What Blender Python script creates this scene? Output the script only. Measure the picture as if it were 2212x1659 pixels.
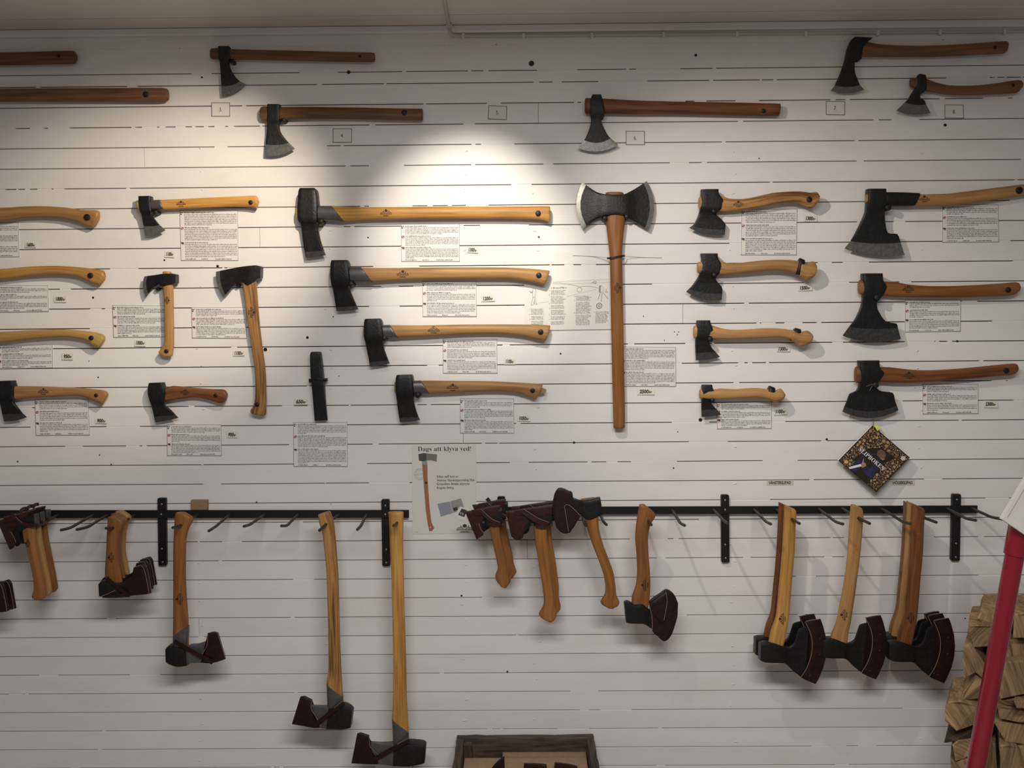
import bpy, math, random
from mathutils import Vector, Matrix
from mathutils.bvhtree import BVHTree

sc = bpy.context.scene
for o in list(bpy.data.objects):
    bpy.data.objects.remove(o)
COL = sc.collection
RNG = random.Random(7)

# ------------------------------------------------------------------ camera
W, H, F = 2212.0, 1659.0, 1853.0
CAM_D, CAM_Z = 2.821, 1.62                       # distance to the wall, height above the floor
PITCH, YAW, ROLL = 0.06626, -0.00717, -0.00838
fwd = Vector((math.sin(YAW) * math.cos(PITCH), math.cos(YAW) * math.cos(PITCH), -math.sin(PITCH)))
right0 = Vector((math.cos(YAW), -math.sin(YAW), 0))
up0 = right0.cross(fwd)
RIGHT = right0 * math.cos(ROLL) + up0 * math.sin(ROLL)
UP = up0 * math.cos(ROLL) - right0 * math.sin(ROLL)
CAM = Vector((0, -CAM_D, CAM_Z))
cam = bpy.data.cameras.new('camera')
cam.sensor_fit = 'HORIZONTAL'
cam.sensor_width = 36.0
cam.lens = 36.0 * F / W
cam.clip_start = 0.05
camo = bpy.data.objects.new('camera', cam)
COL.objects.link(camo)
M3 = Matrix((RIGHT, UP, -fwd)).transposed()
camo.matrix_world = Matrix.Translation(CAM) @ M3.to_4x4()
sc.camera = camo

# ------------------------------------------------------------------ world, lights, exposure
sc.view_settings.view_transform = 'Standard'
sc.view_settings.look = 'None'
sc.view_settings.gamma = 1.0
sc.view_settings.use_curve_mapping = False
sc.view_settings.exposure = 0.0
world = bpy.data.worlds.new('room_ambience')
sc.world = world
world.use_nodes = True
bg = world.node_tree.nodes['Background']
bg.inputs[0].default_value = (1.0, 0.985, 0.975, 1)
bg.inputs[1].default_value = 0.142

def area_light(name, loc, size, size_y, energy, color, rot):
    l = bpy.data.lights.new(name, 'AREA')
    l.shape = 'RECTANGLE'; l.size = size; l.size_y = size_y
    l.energy = energy; l.color = color
    o = bpy.data.objects.new(name, l); COL.objects.link(o)
    o.location = loc; o.rotation_euler = rot
    return o

def spot_light(name, loc, target, energy, color, angle, blend, radius):
    l = bpy.data.lights.new(name, 'SPOT')
    l.energy = energy; l.color = color; l.spot_size = math.radians(angle); l.spot_blend = blend
    l.shadow_soft_size = radius
    o = bpy.data.objects.new(name, l); COL.objects.link(o)
    o.location = loc
    o.rotation_euler = (Vector(target) - Vector(loc)).to_track_quat('-Z', 'Y').to_euler()
    return o

# ceiling tube fixture (soft light from above) and a three-headed halogen lamp near the wall
area_light('ceiling_tube_light', (0.10, -2.40, 2.50), 1.5, 0.25, 66, (1.0, 0.985, 0.975), (math.radians(2), 0, 0))
spot_light('halogen_spot_centre', (-0.16, -1.05, 2.42), (-0.16, 0, 1.88), 60, (1.0, 0.91, 0.78), 40, 0.75, 0.018)
spot_light('halogen_spot_west', (-0.26, -1.05, 2.42), (-1.12, 0, 1.90), 74, (1.0, 0.85, 0.66), 47, 0.85, 0.018)
spot_light('halogen_spot_east', (-0.08, -1.05, 2.42), (0.86, 0, 1.56), 42, (1.0, 0.90, 0.78), 70, 1.0, 0.018)

# ------------------------------------------------------------------ picture point -> place on / off the wall
def P(x, y, s=0.0):
    """world point seen at photograph pixel (x, y) that stands s metres in front of the wall"""
    d = RIGHT * ((x - W / 2) / F) - UP * ((y - H / 2) / F) + fwd
    return CAM + d * ((CAM_D - s) / d.y)

# ------------------------------------------------------------------ materials
MATS = {}
def nodes_of(name):
    m = bpy.data.materials.new(name); m.use_nodes = True
    nt = m.node_tree
    return m, nt, nt.nodes['Principled BSDF']

def plain(name, col, rough=0.6, metal=0.0, noise=0.0, nscale=60.0, bump=0.0, bscale=200.0, spec=0.5, coat=0.0, emit=None):
    m, nt, b = nodes_of(name)
    b.inputs['Base Color'].default_value = (*col, 1)
    b.inputs['Roughness'].default_value = rough
    b.inputs['Metallic'].default_value = metal
    b.inputs['Specular IOR Level'].default_value = spec
    b.inputs['Coat Weight'].default_value = coat
    tc = nt.nodes.new('ShaderNodeTexCoord')
    if noise > 0:
        n = nt.nodes.new('ShaderNodeTexNoise'); n.inputs['Scale'].default_value = nscale; n.inputs['Detail'].default_value = 5
        nt.links.new(tc.outputs['Object'], n.inputs['Vector'])
        r = nt.nodes.new('ShaderNodeValToRGB')
        r.color_ramp.elements[0].position = 0.3; r.color_ramp.elements[1].position = 0.7
        r.color_ramp.elements[0].color = (*[c * (1 - noise) for c in col], 1)
        r.color_ramp.elements[1].color = (*[min(1, c * (1 + noise)) for c in col], 1)
        nt.links.new(n.outputs['Fac'], r.inputs['Fac']); nt.links.new(r.outputs['Color'], b.inputs['Base Color'])
    if bump > 0:
        n2 = nt.nodes.new('ShaderNodeTexNoise'); n2.inputs['Scale'].default_value = bscale; n2.inputs['Detail'].default_value = 4
        nt.links.new(tc.outputs['Object'], n2.inputs['Vector'])
        bp = nt.nodes.new('ShaderNodeBump'); bp.inputs['Strength'].default_value = bump; bp.inputs['Distance'].default_value = 0.002
        nt.links.new(n2.outputs['Fac'], bp.inputs['Height']); nt.links.new(bp.outputs['Normal'], b.inputs['Normal'])
    MATS[name] = m
    return m

def wood(name, dark, light, along=7.0, across=150.0, rough=0.42, contrast=(0.38, 0.62)):
    """wood with the grain running along the 'grain' attribute's first axis"""
    m, nt, b = nodes_of(name)
    L = nt.links.new
    at = nt.nodes.new('ShaderNodeAttribute'); at.attribute_name = 'grain'
    oi = nt.nodes.new('ShaderNodeObjectInfo')
    mul = nt.nodes.new('ShaderNodeMath'); mul.operation = 'MULTIPLY'; mul.inputs[1].default_value = 37.0
    L(oi.outputs['Random'], mul.inputs[0])
    add = nt.nodes.new('ShaderNodeVectorMath'); add.operation = 'ADD'
    L(at.outputs['Vector'], add.inputs[0]); L(mul.outputs[0], add.inputs[1])
    mp = nt.nodes.new('ShaderNodeMapping'); mp.inputs['Scale'].default_value = (along, across, across)
    L(add.outputs[0], mp.inputs['Vector'])
    n = nt.nodes.new('ShaderNodeTexNoise'); n.inputs['Scale'].default_value = 1.0; n.inputs['Detail'].default_value = 6; n.inputs['Distortion'].default_value = 0.4
    L(mp.outputs[0], n.inputs['Vector'])
    mp2 = nt.nodes.new('ShaderNodeMapping'); mp2.inputs['Scale'].default_value = (along * 0.5, across * 0.25, across * 0.25)
    L(add.outputs[0], mp2.inputs['Vector'])
    n2 = nt.nodes.new('ShaderNodeTexNoise'); n2.inputs['Scale'].default_value = 1.0; n2.inputs['Detail'].default_value = 3
    L(mp2.outputs[0], n2.inputs['Vector'])
    mx = nt.nodes.new('ShaderNodeMath'); mx.operation = 'MULTIPLY_ADD'; mx.inputs[1].default_value = 0.5
    L(n.outputs['Fac'], mx.inputs[0])
    hl = nt.nodes.new('ShaderNodeMath'); hl.operation = 'MULTIPLY'; hl.inputs[1].default_value = 0.5
    L(n2.outputs['Fac'], hl.inputs[0]); L(hl.outputs[0], mx.inputs[2])
    r = nt.nodes.new('ShaderNodeValToRGB')
    r.color_ramp.elements[0].position = contrast[0]; r.color_ramp.elements[1].position = contrast[1]
    r.color_ramp.elements[0].color = (*dark, 1); r.color_ramp.elements[1].color = (*light, 1)
    L(mx.outputs[0], r.inputs['Fac'])
    hs = nt.nodes.new('ShaderNodeHueSaturation')
    mr = nt.nodes.new('ShaderNodeMapRange'); mr.inputs['To Min'].default_value = 0.86; mr.inputs['To Max'].default_value = 1.12
    L(oi.outputs['Random'], mr.inputs['Value']); L(mr.outputs[0], hs.inputs['Value'])
    L(r.outputs['Color'], hs.inputs['Color']); L(hs.outputs['Color'], b.inputs['Base Color'])
    b.inputs['Roughness'].default_value = rough
    b.inputs['Specular IOR Level'].default_value = 0.25
    bp = nt.nodes.new('ShaderNodeBump'); bp.inputs['Strength'].default_value = 0.12; bp.inputs['Distance'].default_value = 0.001
    L(n.outputs['Fac'], bp.inputs['Height']); L(bp.outputs['Normal'], b.inputs['Normal'])
    MATS[name] = m
    return m

def painted_board(name, col, rough, stain):
    m, nt, b = nodes_of(name)
    L = nt.links.new
    geo = nt.nodes.new('ShaderNodeNewGeometry')
    mp = nt.nodes.new('ShaderNodeMapping'); mp.inputs['Scale'].default_value = (9, 9, 150)
    L(geo.outputs['Position'], mp.inputs['Vector'])
    n = nt.nodes.new('ShaderNodeTexNoise'); n.inputs['Scale'].default_value = 1.0; n.inputs['Detail'].default_value = 6
    L(mp.outputs[0], n.inputs['Vector'])
    mp2 = nt.nodes.new('ShaderNodeMapping'); mp2.inputs['Scale'].default_value = (3, 3, 8)
    L(geo.outputs['Position'], mp2.inputs['Vector'])
    n2 = nt.nodes.new('ShaderNodeTexNoise'); n2.inputs['Scale'].default_value = 1.0; n2.inputs['Detail'].default_value = 8; n2.inputs['Roughness'].default_value = 0.65
    L(mp2.outputs[0], n2.inputs['Vector'])
    r = nt.nodes.new('ShaderNodeValToRGB')
    r.color_ramp.elements[0].position = 0.30; r.color_ramp.elements[1].position = 0.52
    r.color_ramp.elements[0].color = (*stain, 1); r.color_ramp.elements[1].color = (*col, 1)
    L(n2.outputs['Fac'], r.inputs['Fac'])
    oi = nt.nodes.new('ShaderNodeObjectInfo')
    hs = nt.nodes.new('ShaderNodeHueSaturation')
    mr = nt.nodes.new('ShaderNodeMapRange'); mr.inputs['To Min'].default_value = 0.965; mr.inputs['To Max'].default_value = 1.02
    L(oi.outputs['Random'], mr.inputs['Value']); L(mr.outputs[0], hs.inputs['Value'])
    L(r.outputs['Color'], hs.inputs['Color']); L(hs.outputs['Color'], b.inputs['Base Color'])
    b.inputs['Roughness'].default_value = rough
    b.inputs['Specular IOR Level'].default_value = 0.35
    n3 = nt.nodes.new('ShaderNodeTexNoise'); n3.inputs['Scale'].default_value = 240.0; n3.inputs['Detail'].default_value = 3
    L(geo.outputs['Position'], n3.inputs['Vector'])
    ad = nt.nodes.new('ShaderNodeMath'); ad.operation = 'MULTIPLY_ADD'; ad.inputs[1].default_value = 0.5
    L(n3.outputs['Fac'], ad.inputs[0]); L(n.outputs['Fac'], ad.inputs[2])
    bp = nt.nodes.new('ShaderNodeBump'); bp.inputs['Strength'].default_value = 0.22; bp.inputs['Distance'].default_value = 0.0012
    L(ad.outputs[0], bp.inputs['Height']); L(bp.outputs['Normal'], b.inputs['Normal'])
    MATS[name] = m
    return m

painted_board('white_paint', (0.80, 0.775, 0.75), 0.42, (0.75, 0.72, 0.685))
painted_board('ceiling_paint', (0.74, 0.69, 0.62), 0.55, (0.70, 0.65, 0.57))
plain('gap_dark', (0.018, 0.013, 0.010), 0.9)
plain('floor_boards', (0.26, 0.22, 0.19), 0.6, noise=0.25, nscale=9)
wood('wood_honey', (0.3360, 0.1590, 0.0407), (0.5936, 0.3180, 0.0851))
wood('wood_tan', (0.3007, 0.1518, 0.0533), (0.4753, 0.2622, 0.0962))
wood('wood_orange', (0.1820, 0.0690, 0.0216), (0.3080, 0.1320, 0.0422))
wood('wood_oiled', (0.22, 0.085, 0.020), (0.38, 0.165, 0.045))
wood('wood_red', (0.1020, 0.0338, 0.0124), (0.2380, 0.0938, 0.0360), contrast=(0.36, 0.62))
wood('wood_streaked', (0.1425, 0.0585, 0.0188), (0.4465, 0.2340, 0.0788), contrast=(0.38, 0.55))
wood('wood_old', (0.1188, 0.0541, 0.0238), (0.2332, 0.1148, 0.0504))
wood('wood_pale', (0.4000, 0.2280, 0.0713), (0.5500, 0.3325, 0.1125))
wood('crate_wood', (0.030, 0.022, 0.016), (0.17, 0.128, 0.095), along=10, across=90, rough=0.85, contrast=(0.35, 0.75))
wood('split_wood', (0.13, 0.075, 0.036), (0.44, 0.29, 0.155), along=9, across=170, rough=0.9, contrast=(0.33, 0.62))
plain('bark', (0.055, 0.035, 0.022), 0.95, noise=0.5, nscale=70, bump=0.8, bscale=120)
plain('forged_black', (0.0115, 0.0117, 0.0122), 0.42, 0.2, spec=0.4, noise=0.35, nscale=90, bump=0.35, bscale=160)
plain('forged_old', (0.013, 0.0128, 0.013), 0.5, 0.25, noise=0.5, nscale=70, bump=0.5, bscale=140)
plain('ground_steel', (0.17, 0.168, 0.163), 0.38, 0.6, noise=0.25, nscale=120)
plain('ground_dark', (0.062, 0.062, 0.064), 0.42, 0.5, noise=0.3, nscale=120)
plain('ground_bright', (0.22, 0.215, 0.19), 0.36, 0.85, noise=0.15, nscale=90)
plain('collar_steel', (0.115, 0.115, 0.12), 0.36, 0.5, noise=0.15, nscale=80)
plain('leather', (0.019, 0.0062, 0.0055), 0.46, 0.0, spec=0.3, noise=0.35, nscale=80, bump=0.25, bscale=300)
plain('leather_red', (0.036, 0.011, 0.008), 0.48, 0.0, spec=0.3, noise=0.3, nscale=80, bump=0.25, bscale=300)
plain('leather_edge', (0.22, 0.15, 0.12), 0.7)
plain('rivet', (0.05, 0.03, 0.025), 0.35, 0.6)
plain('rack_black', (0.009, 0.009, 0.010), 0.45, 0.2, bump=0.15, bscale=300)
plain('peg_iron', (0.055, 0.045, 0.033), 0.5, 0.4, noise=0.3, nscale=120)
plain('screw_zinc', (0.30, 0.29, 0.28), 0.4, 0.8)
plain('nail_black', (0.016, 0.014, 0.013), 0.5, 0.4, noise=0.3, nscale=200)
plain('paper_white', (0.78, 0.76, 0.73), 0.28, spec=0.5, coat=0.25)
plain('paper_matt', (0.75, 0.725, 0.675), 0.7)
plain('paper_poster', (0.70, 0.685, 0.62), 0.65)
plain('paper_tag', (0.71, 0.68, 0.57), 0.7)
plain('paper_beige', (0.60, 0.55, 0.46), 0.7)
plain('laminate_edge_shade', (0.30, 0.285, 0.27), 0.4)
plain('ink', (0.035, 0.032, 0.032), 0.7)
plain('ink_grey', (0.165, 0.155, 0.15), 0.7)
plain('ink_soft', (0.27, 0.255, 0.235), 0.7)
plain('stamp_ink', (0.020, 0.011, 0.006), 0.7)
plain('print_red', (0.42, 0.07, 0.07), 0.6)
plain('print_blue', (0.06, 0.07, 0.18), 0.6)
plain('print_gold', (0.60, 0.36, 0.06), 0.6)
plain('print_white', (0.74, 0.72, 0.68), 0.6)
plain('print_bluegrey', (0.27, 0.30, 0.34), 0.7)
plain('print_greypaper', (0.30, 0.30, 0.29), 0.7, noise=0.15, nscale=120)
plain('print_handle', (0.36, 0.135, 0.07), 0.7, noise=0.15, nscale=150)
plain('print_steel', (0.075, 0.072, 0.062), 0.7)
plain('print_steel_light', (0.19, 0.18, 0.155), 0.7)
plain('cover_dark', (0.022, 0.014, 0.009), 0.35, noise=0.5, nscale=90)
plain('cover_chip', (0.36, 0.23, 0.115), 0.35, noise=0.35, nscale=150)
plain('cover_chip_dark', (0.16, 0.09, 0.045), 0.35, noise=0.35, nscale=150)
plain('cover_shirt', (0.022, 0.026, 0.075), 0.35, noise=0.4, nscale=80)
plain('cover_skin', (0.34, 0.20, 0.14), 0.4)
plain('cover_cap', (0.15, 0.085, 0.05), 0.4, noise=0.2, nscale=90)
plain('note_yellow', (0.70, 0.68, 0.10), 0.6)
plain('cardboard', (0.33, 0.215, 0.125), 0.8, noise=0.1, nscale=60)
plain('wood_block', (0.30, 0.185, 0.095), 0.7, noise=0.15, nscale=120)
plain('red_paint', (0.24, 0.007, 0.020), 0.16, spec=0.5, coat=0.5)
plain('white_board', (0.72, 0.69, 0.64), 0.5)
plain('cable_plastic', (0.56, 0.53, 0.47), 0.5)
plain('cable_clip', (0.72, 0.69, 0.64), 0.4)
plain('string', (0.30, 0.22, 0.13), 0.9)

# ------------------------------------------------------------------ mesh helpers
WLOC = {}
def mk(name, verts, faces, mat, parent=None, smooth=False, sharp=35, grain=None, mats=None, midx=None):
    """one mesh object from world-space vertices, origin at its own centre"""
    vs = [Vector(v) for v in verts]
    lo = Vector([min(v[i] for v in vs) for i in range(3)]); hi = Vector([max(v[i] for v in vs) for i in range(3)])
    c = (lo + hi) / 2
    me = bpy.data.meshes.new(name)
    me.from_pydata([tuple(v - c) for v in vs], [], faces)
    for mm in (mats or [mat]):
        me.materials.append(MATS[mm])
    if midx:
        me.polygons.foreach_set('material_index', midx)
    if grain:
        a = me.attributes.new('grain', 'FLOAT_VECTOR', 'POINT')
        a.data.foreach_set('vector', [x for g in grain for x in g])
    if smooth:
        me.polygons.foreach_set('use_smooth', [True] * len(me.polygons))
    me.validate()
    me.update()
    if smooth and sharp:
        me.set_sharp_from_angle(angle=math.radians(sharp))
    o = bpy.data.objects.new(name, me); COL.objects.link(o)
    if parent is not None:
        o.parent = parent
        o.location = c - WLOC[parent.name]
    else:
        o.location = c
    WLOC[o.name] = c
    return o

def thing(name, loc, label, cat, group=None):
    o = bpy.data.objects.new(name, None); COL.objects.link(o)
    o.empty_display_size = 0.05
    o.location = loc
    WLOC[o.name] = Vector(loc)
    o['label'] = label; o['category'] = cat
    if group: o['group'] = group
    return o

def tag(o, label, cat, group=None):
    o['label'] = label; o['category'] = cat
    if group: o['group'] = group
    return o

def catmull(pts, sub, ten=0.45):
    """smooth resampling of a list of equal-length tuples"""
    out = []
    n = len(pts)
    for i in range(n - 1):
        p0 = pts[max(i - 1, 0)]; p1 = pts[i]; p2 = pts[i + 1]; p3 = pts[min(i + 2, n - 1)]
        for k in range(sub):
            t = k / sub; t2 = t * t; t3 = t2 * t
            h1 = 2 * t3 - 3 * t2 + 1; h2 = -2 * t3 + 3 * t2; h3 = t3 - 2 * t2 + t; h4 = t3 - t2
            out.append(tuple(h1 * b + h2 * c + h3 * ten * (c - a) + h4 * ten * (d - b) for a, b, c, d in zip(p0, p1, p2, p3)))
    out.append(tuple(pts[-1]))
    return out

def tube_faces(nr, n):
    f = []
    for i in range(nr - 1):
        for j in range(n):
            k = (j + 1) % n
            f.append((i * n + j, i * n + k, (i + 1) * n + k, (i + 1) * n + j))
    f.append(tuple(range(n - 1, -1, -1)))
    f.append(tuple((nr - 1) * n + j for j in range(n)))
    return f

NOUT = Vector((0, -1, 0))

def handle(name, top, bot, s0, thick, mat, parent, tf=None, sub=4, ring=16, ex=2.5, lean=None):
    """a shaft lofted between two pixel outlines at standoff s0 (metres), thick in mm; lean = extra standoff towards the far end"""
    if tf:
        top = [tf(p) for p in top]; bot = [tf(p) for p in bot]
    n = len(top)
    st = catmull([(a[0], a[1], b[0], b[1]) for a, b in zip(top, bot)], sub)
    rings = []; grain = []
    length = 0; prev = None
    cs = []
    for i, (x1, y1, x2, y2) in enumerate(st):
        s = s0 + (lean * (i / (len(st) - 1)) if lean else 0)
        A = P(x1, y1, s); B = P(x2, y2, s)
        cs.append(((A + B) / 2, (A - B) / 2))
    def ring_at(c, h, k=1.0):
        th = min(thick / 2000.0, h.length * 1.05) if thick > 0 else h.length
        r = []
        for j in range(ring):
            a = 2 * math.pi * j / ring
            ca, sa = math.cos(a), math.sin(a)
            ca = math.copysign(abs(ca) ** (2 / ex), ca); sa = math.copysign(abs(sa) ** (2 / ex), sa)
            r.append((c + h * (ca * k) + NOUT * (th * sa * k), (ca, sa, th)))
        return r
    # rounded ends
    d0 = (cs[0][0] - cs[1][0]).normalized(); d1 = (cs[-1][0] - cs[-2][0]).normalized()
    seq = [(cs[0][0] + d0 * 0.0022, cs[0][1], 0.86)] + [(c, h, 1.0) for c, h in cs] + [(cs[-1][0] + d1 * 0.0022, cs[-1][1], 0.86)]
    verts = []
    for c, h, k in seq:
        if prev is not None: length += (c - prev).length
        prev = c
        for v, (ca, sa, th) in ring_at(c, h, k):
            verts.append(v); grain.append((length, ca * h.length, sa * th))
    faces = tube_faces(len(seq), ring)
    o = mk(name, verts, faces, mat, parent, smooth=True, sharp=50, grain=grain)
    o['_s'] = s0
    return o, (verts, faces)

US = [-1.0, -0.94, -0.82, -0.5, -0.17, 0.17, 0.5, 0.82, 0.94, 1.0]
def prof(u, hard):
    a = abs(u)
    if a > 0.99: return 0.70 if hard else 0.35
    if a > 0.9: return 0.92 if hard else 0.75
    return 1.0

def head(name, st, s0, mat, parent, tf=None, sub=3, hard=True, grain=False):
    """a forged or leather body lofted through stations (x1,y1,x2,y2,thickness_mm[,bow_px])"""
    S = []
    for q in st:
        a = (q[0], q[1]); b = (q[2], q[3])
        if tf: a = tf(a); b = tf(b)
        S.append((a[0], a[1], b[0], b[1], q[4], q[5] if len(q) > 5 else 0.0))
    R = catmull(S, sub, 0.38)
    cen = [((q[0] + q[2]) / 2, (q[1] + q[3]) / 2) for q in R]
    dx = cen[-1][0] - cen[0][0]; dy = cen[-1][1] - cen[0][1]
    verts = []; g = []
    for q in R:
        x1, y1, x2, y2, t, bow = q
        nx, ny = -(y2 - y1), (x2 - x1)
        ln = math.hypot(nx, ny) or 1; nx /= ln; ny /= ln
        if nx * dx + ny * dy < 0: nx, ny = -nx, -ny
        front = []; back = []
        for u in US:
            w = (u + 1) / 2
            px = x1 + (x2 - x1) * w + nx * bow * (1 - u * u); py = y1 + (y2 - y1) * w + ny * bow * (1 - u * u)
            base = P(px, py, s0); hh = t / 2000.0 * prof(u, hard)
            front.append(base + NOUT * hh); back.append(base - NOUT * hh)
        ringv = front + back[::-1]
        verts += ringv
        g += [(v.z, v.x, v.y) for v in ringv]
    n = 2 * len(US)
    faces = tube_faces(len(R), n)
    return mk(name, verts, faces, mat, parent, smooth=True, sharp=32, grain=g if grain else None)

def ribbon(name, pts, w, t, mat, parent, tf=None):
    """flat band along points (x, y, s) of pixel width w and thickness t mm"""
    Q = []
    for x, y, s in pts:
        if tf: x, y = tf((x, y))
        Q.append((x, y, s))
    Q = catmull(Q, 4)
    verts = []
    for i, (x, y, s) in enumerate(Q):
        a = Q[max(i - 1, 0)]; b = Q[min(i + 1, len(Q) - 1)]
        tx, ty = b[0] - a[0], b[1] - a[1]
        l = math.hypot(tx, ty) or 1
        nx, ny = -ty / l * w / 2, tx / l * w / 2
        for (sx, so) in ((1, t), (-1, t), (-1, 0), (1, 0)):
            verts.append(P(x + nx * sx, y + ny * sx, s) + NOUT * (so / 1000))
    return mk(name, verts, tube_faces(len(Q), 4), mat, parent, smooth=True, sharp=40)

def tube(name, pts, r, mat, parent, ring=10, sub=4):
    """round bar through world points"""
    Q = [Vector(q) for q in catmull([tuple(p) for p in pts], sub)] if sub > 1 else [Vector(p) for p in pts]
    verts = []
    for i, c in enumerate(Q):
        d = (Q[min(i + 1, len(Q) - 1)] - Q[max(i - 1, 0)]).normalized()
        u = d.cross(Vector((0, 0, 1)))
        if u.length < 1e-3: u = d.cross(Vector((1, 0, 0)))
        u.normalize(); v = d.cross(u)
        for j in range(ring):
            a = 2 * math.pi * j / ring
            verts.append(c + u * (r * math.cos(a)) + v * (r * math.sin(a)))
    return mk(name, verts, tube_faces(len(Q), ring), mat, parent, smooth=True, sharp=50)

def slab(name, corners, s_back, s_front, mat, parent, chamfer=0.0):
    """a plate from pixel corners (tl,tr,br,bl); s values may be lists per corner"""
    sb = s_back if isinstance(s_back, (list, tuple)) else [s_back] * 4
    sf = s_front if isinstance(s_front, (list, tuple)) else [s_front] * 4
    F4 = [P(x, y, s) for (x, y), s in zip(corners, sf)]
    B4 = [Vector((f.x, -b, f.z)) for f, b in zip(F4, sb)]
    if chamfer <= 0:
        verts = F4 + B4
        return mk(name, verts, [(3, 2, 1, 0), (4, 5, 6, 7), (0, 1, 5, 4), (1, 2, 6, 5), (2, 3, 7, 6), (3, 0, 4, 7)], mat, parent)
    c = sum(F4, Vector()) / 4
    I4 = []
    for f in F4:
        d = c - f
        I4.append(Vector((f.x + math.copysign(chamfer, d.x), f.y, f.z + math.copysign(chamfer, d.z))))
    E4 = [f + Vector((0, chamfer, 0)) for f in F4]
    verts = I4 + E4 + B4
    faces = [(3, 2, 1, 0)]
    for a in (0, 4):
        for j in range(4):
            k = (j + 1) % 4
            faces.append((a + j, a + k, a + 4 + k, a + 4 + j))
    faces.append((8, 9, 10, 11))
    return mk(name, verts, faces, mat, parent)

def disc_solid(name, px, py, s0, s1, r, mat, parent, n=10, dome=0.0):
    """short round bolt / nail from standoff s0 to s1 (metres) with radius r metres"""
    a = P(px, py, s1)
    verts = []
    for s, k in ((s0, 1.0), (s1 - dome * 0.6, 1.0), (s1, 0.62 if dome else 1.0)):
        for j in range(n):
            t = 2 * math.pi * j / n
            verts.append(Vector((a.x + r * k * math.cos(t), -s, a.z + r * k * math.sin(t))))
    return mk(name, verts, tube_faces(3, n), mat, parent, smooth=True, sharp=40)

# ------------------------------------------------------------------ flat print
_TXT = {}
BOLD = lambda s: ''.join(chr(0x1D400 + ord(c) - 65) if 'A' <= c <= 'Z' else chr(0x1D41A + ord(c) - 97) if 'a' <= c <= 'z' else c for c in s)
def text2d(s, serif=False, offset=0.0):
    """outline of a string as 2-D mesh, cap height about 0.7, width returned"""
    key = (s, serif, offset)
    if key in _TXT: return _TXT[key]
    c = bpy.data.curves.new('t', 'FONT'); c.body = BOLD(s) if serif else s
    c.resolution_u = 3; c.offset = offset
    o = bpy.data.objects.new('t', c); COL.objects.link(o)
    bpy.context.view_layer.update()
    ev = o.evaluated_get(bpy.context.evaluated_depsgraph_get())
    m = ev.to_mesh()
    vs = [(v.co.x, v.co.y) for v in m.vertices]; fs = [tuple(p.vertices) for p in m.polygons]
    ev.to_mesh_clear()
    bpy.data.objects.remove(o); bpy.data.curves.remove(c)
    x0 = min(v[0] for v in vs); x1 = max(v[0] for v in vs)
    vs = [(x - x0, y) for x, y in vs]
    _TXT[key] = (vs, fs, x1 - x0)
    return _TXT[key]

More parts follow.
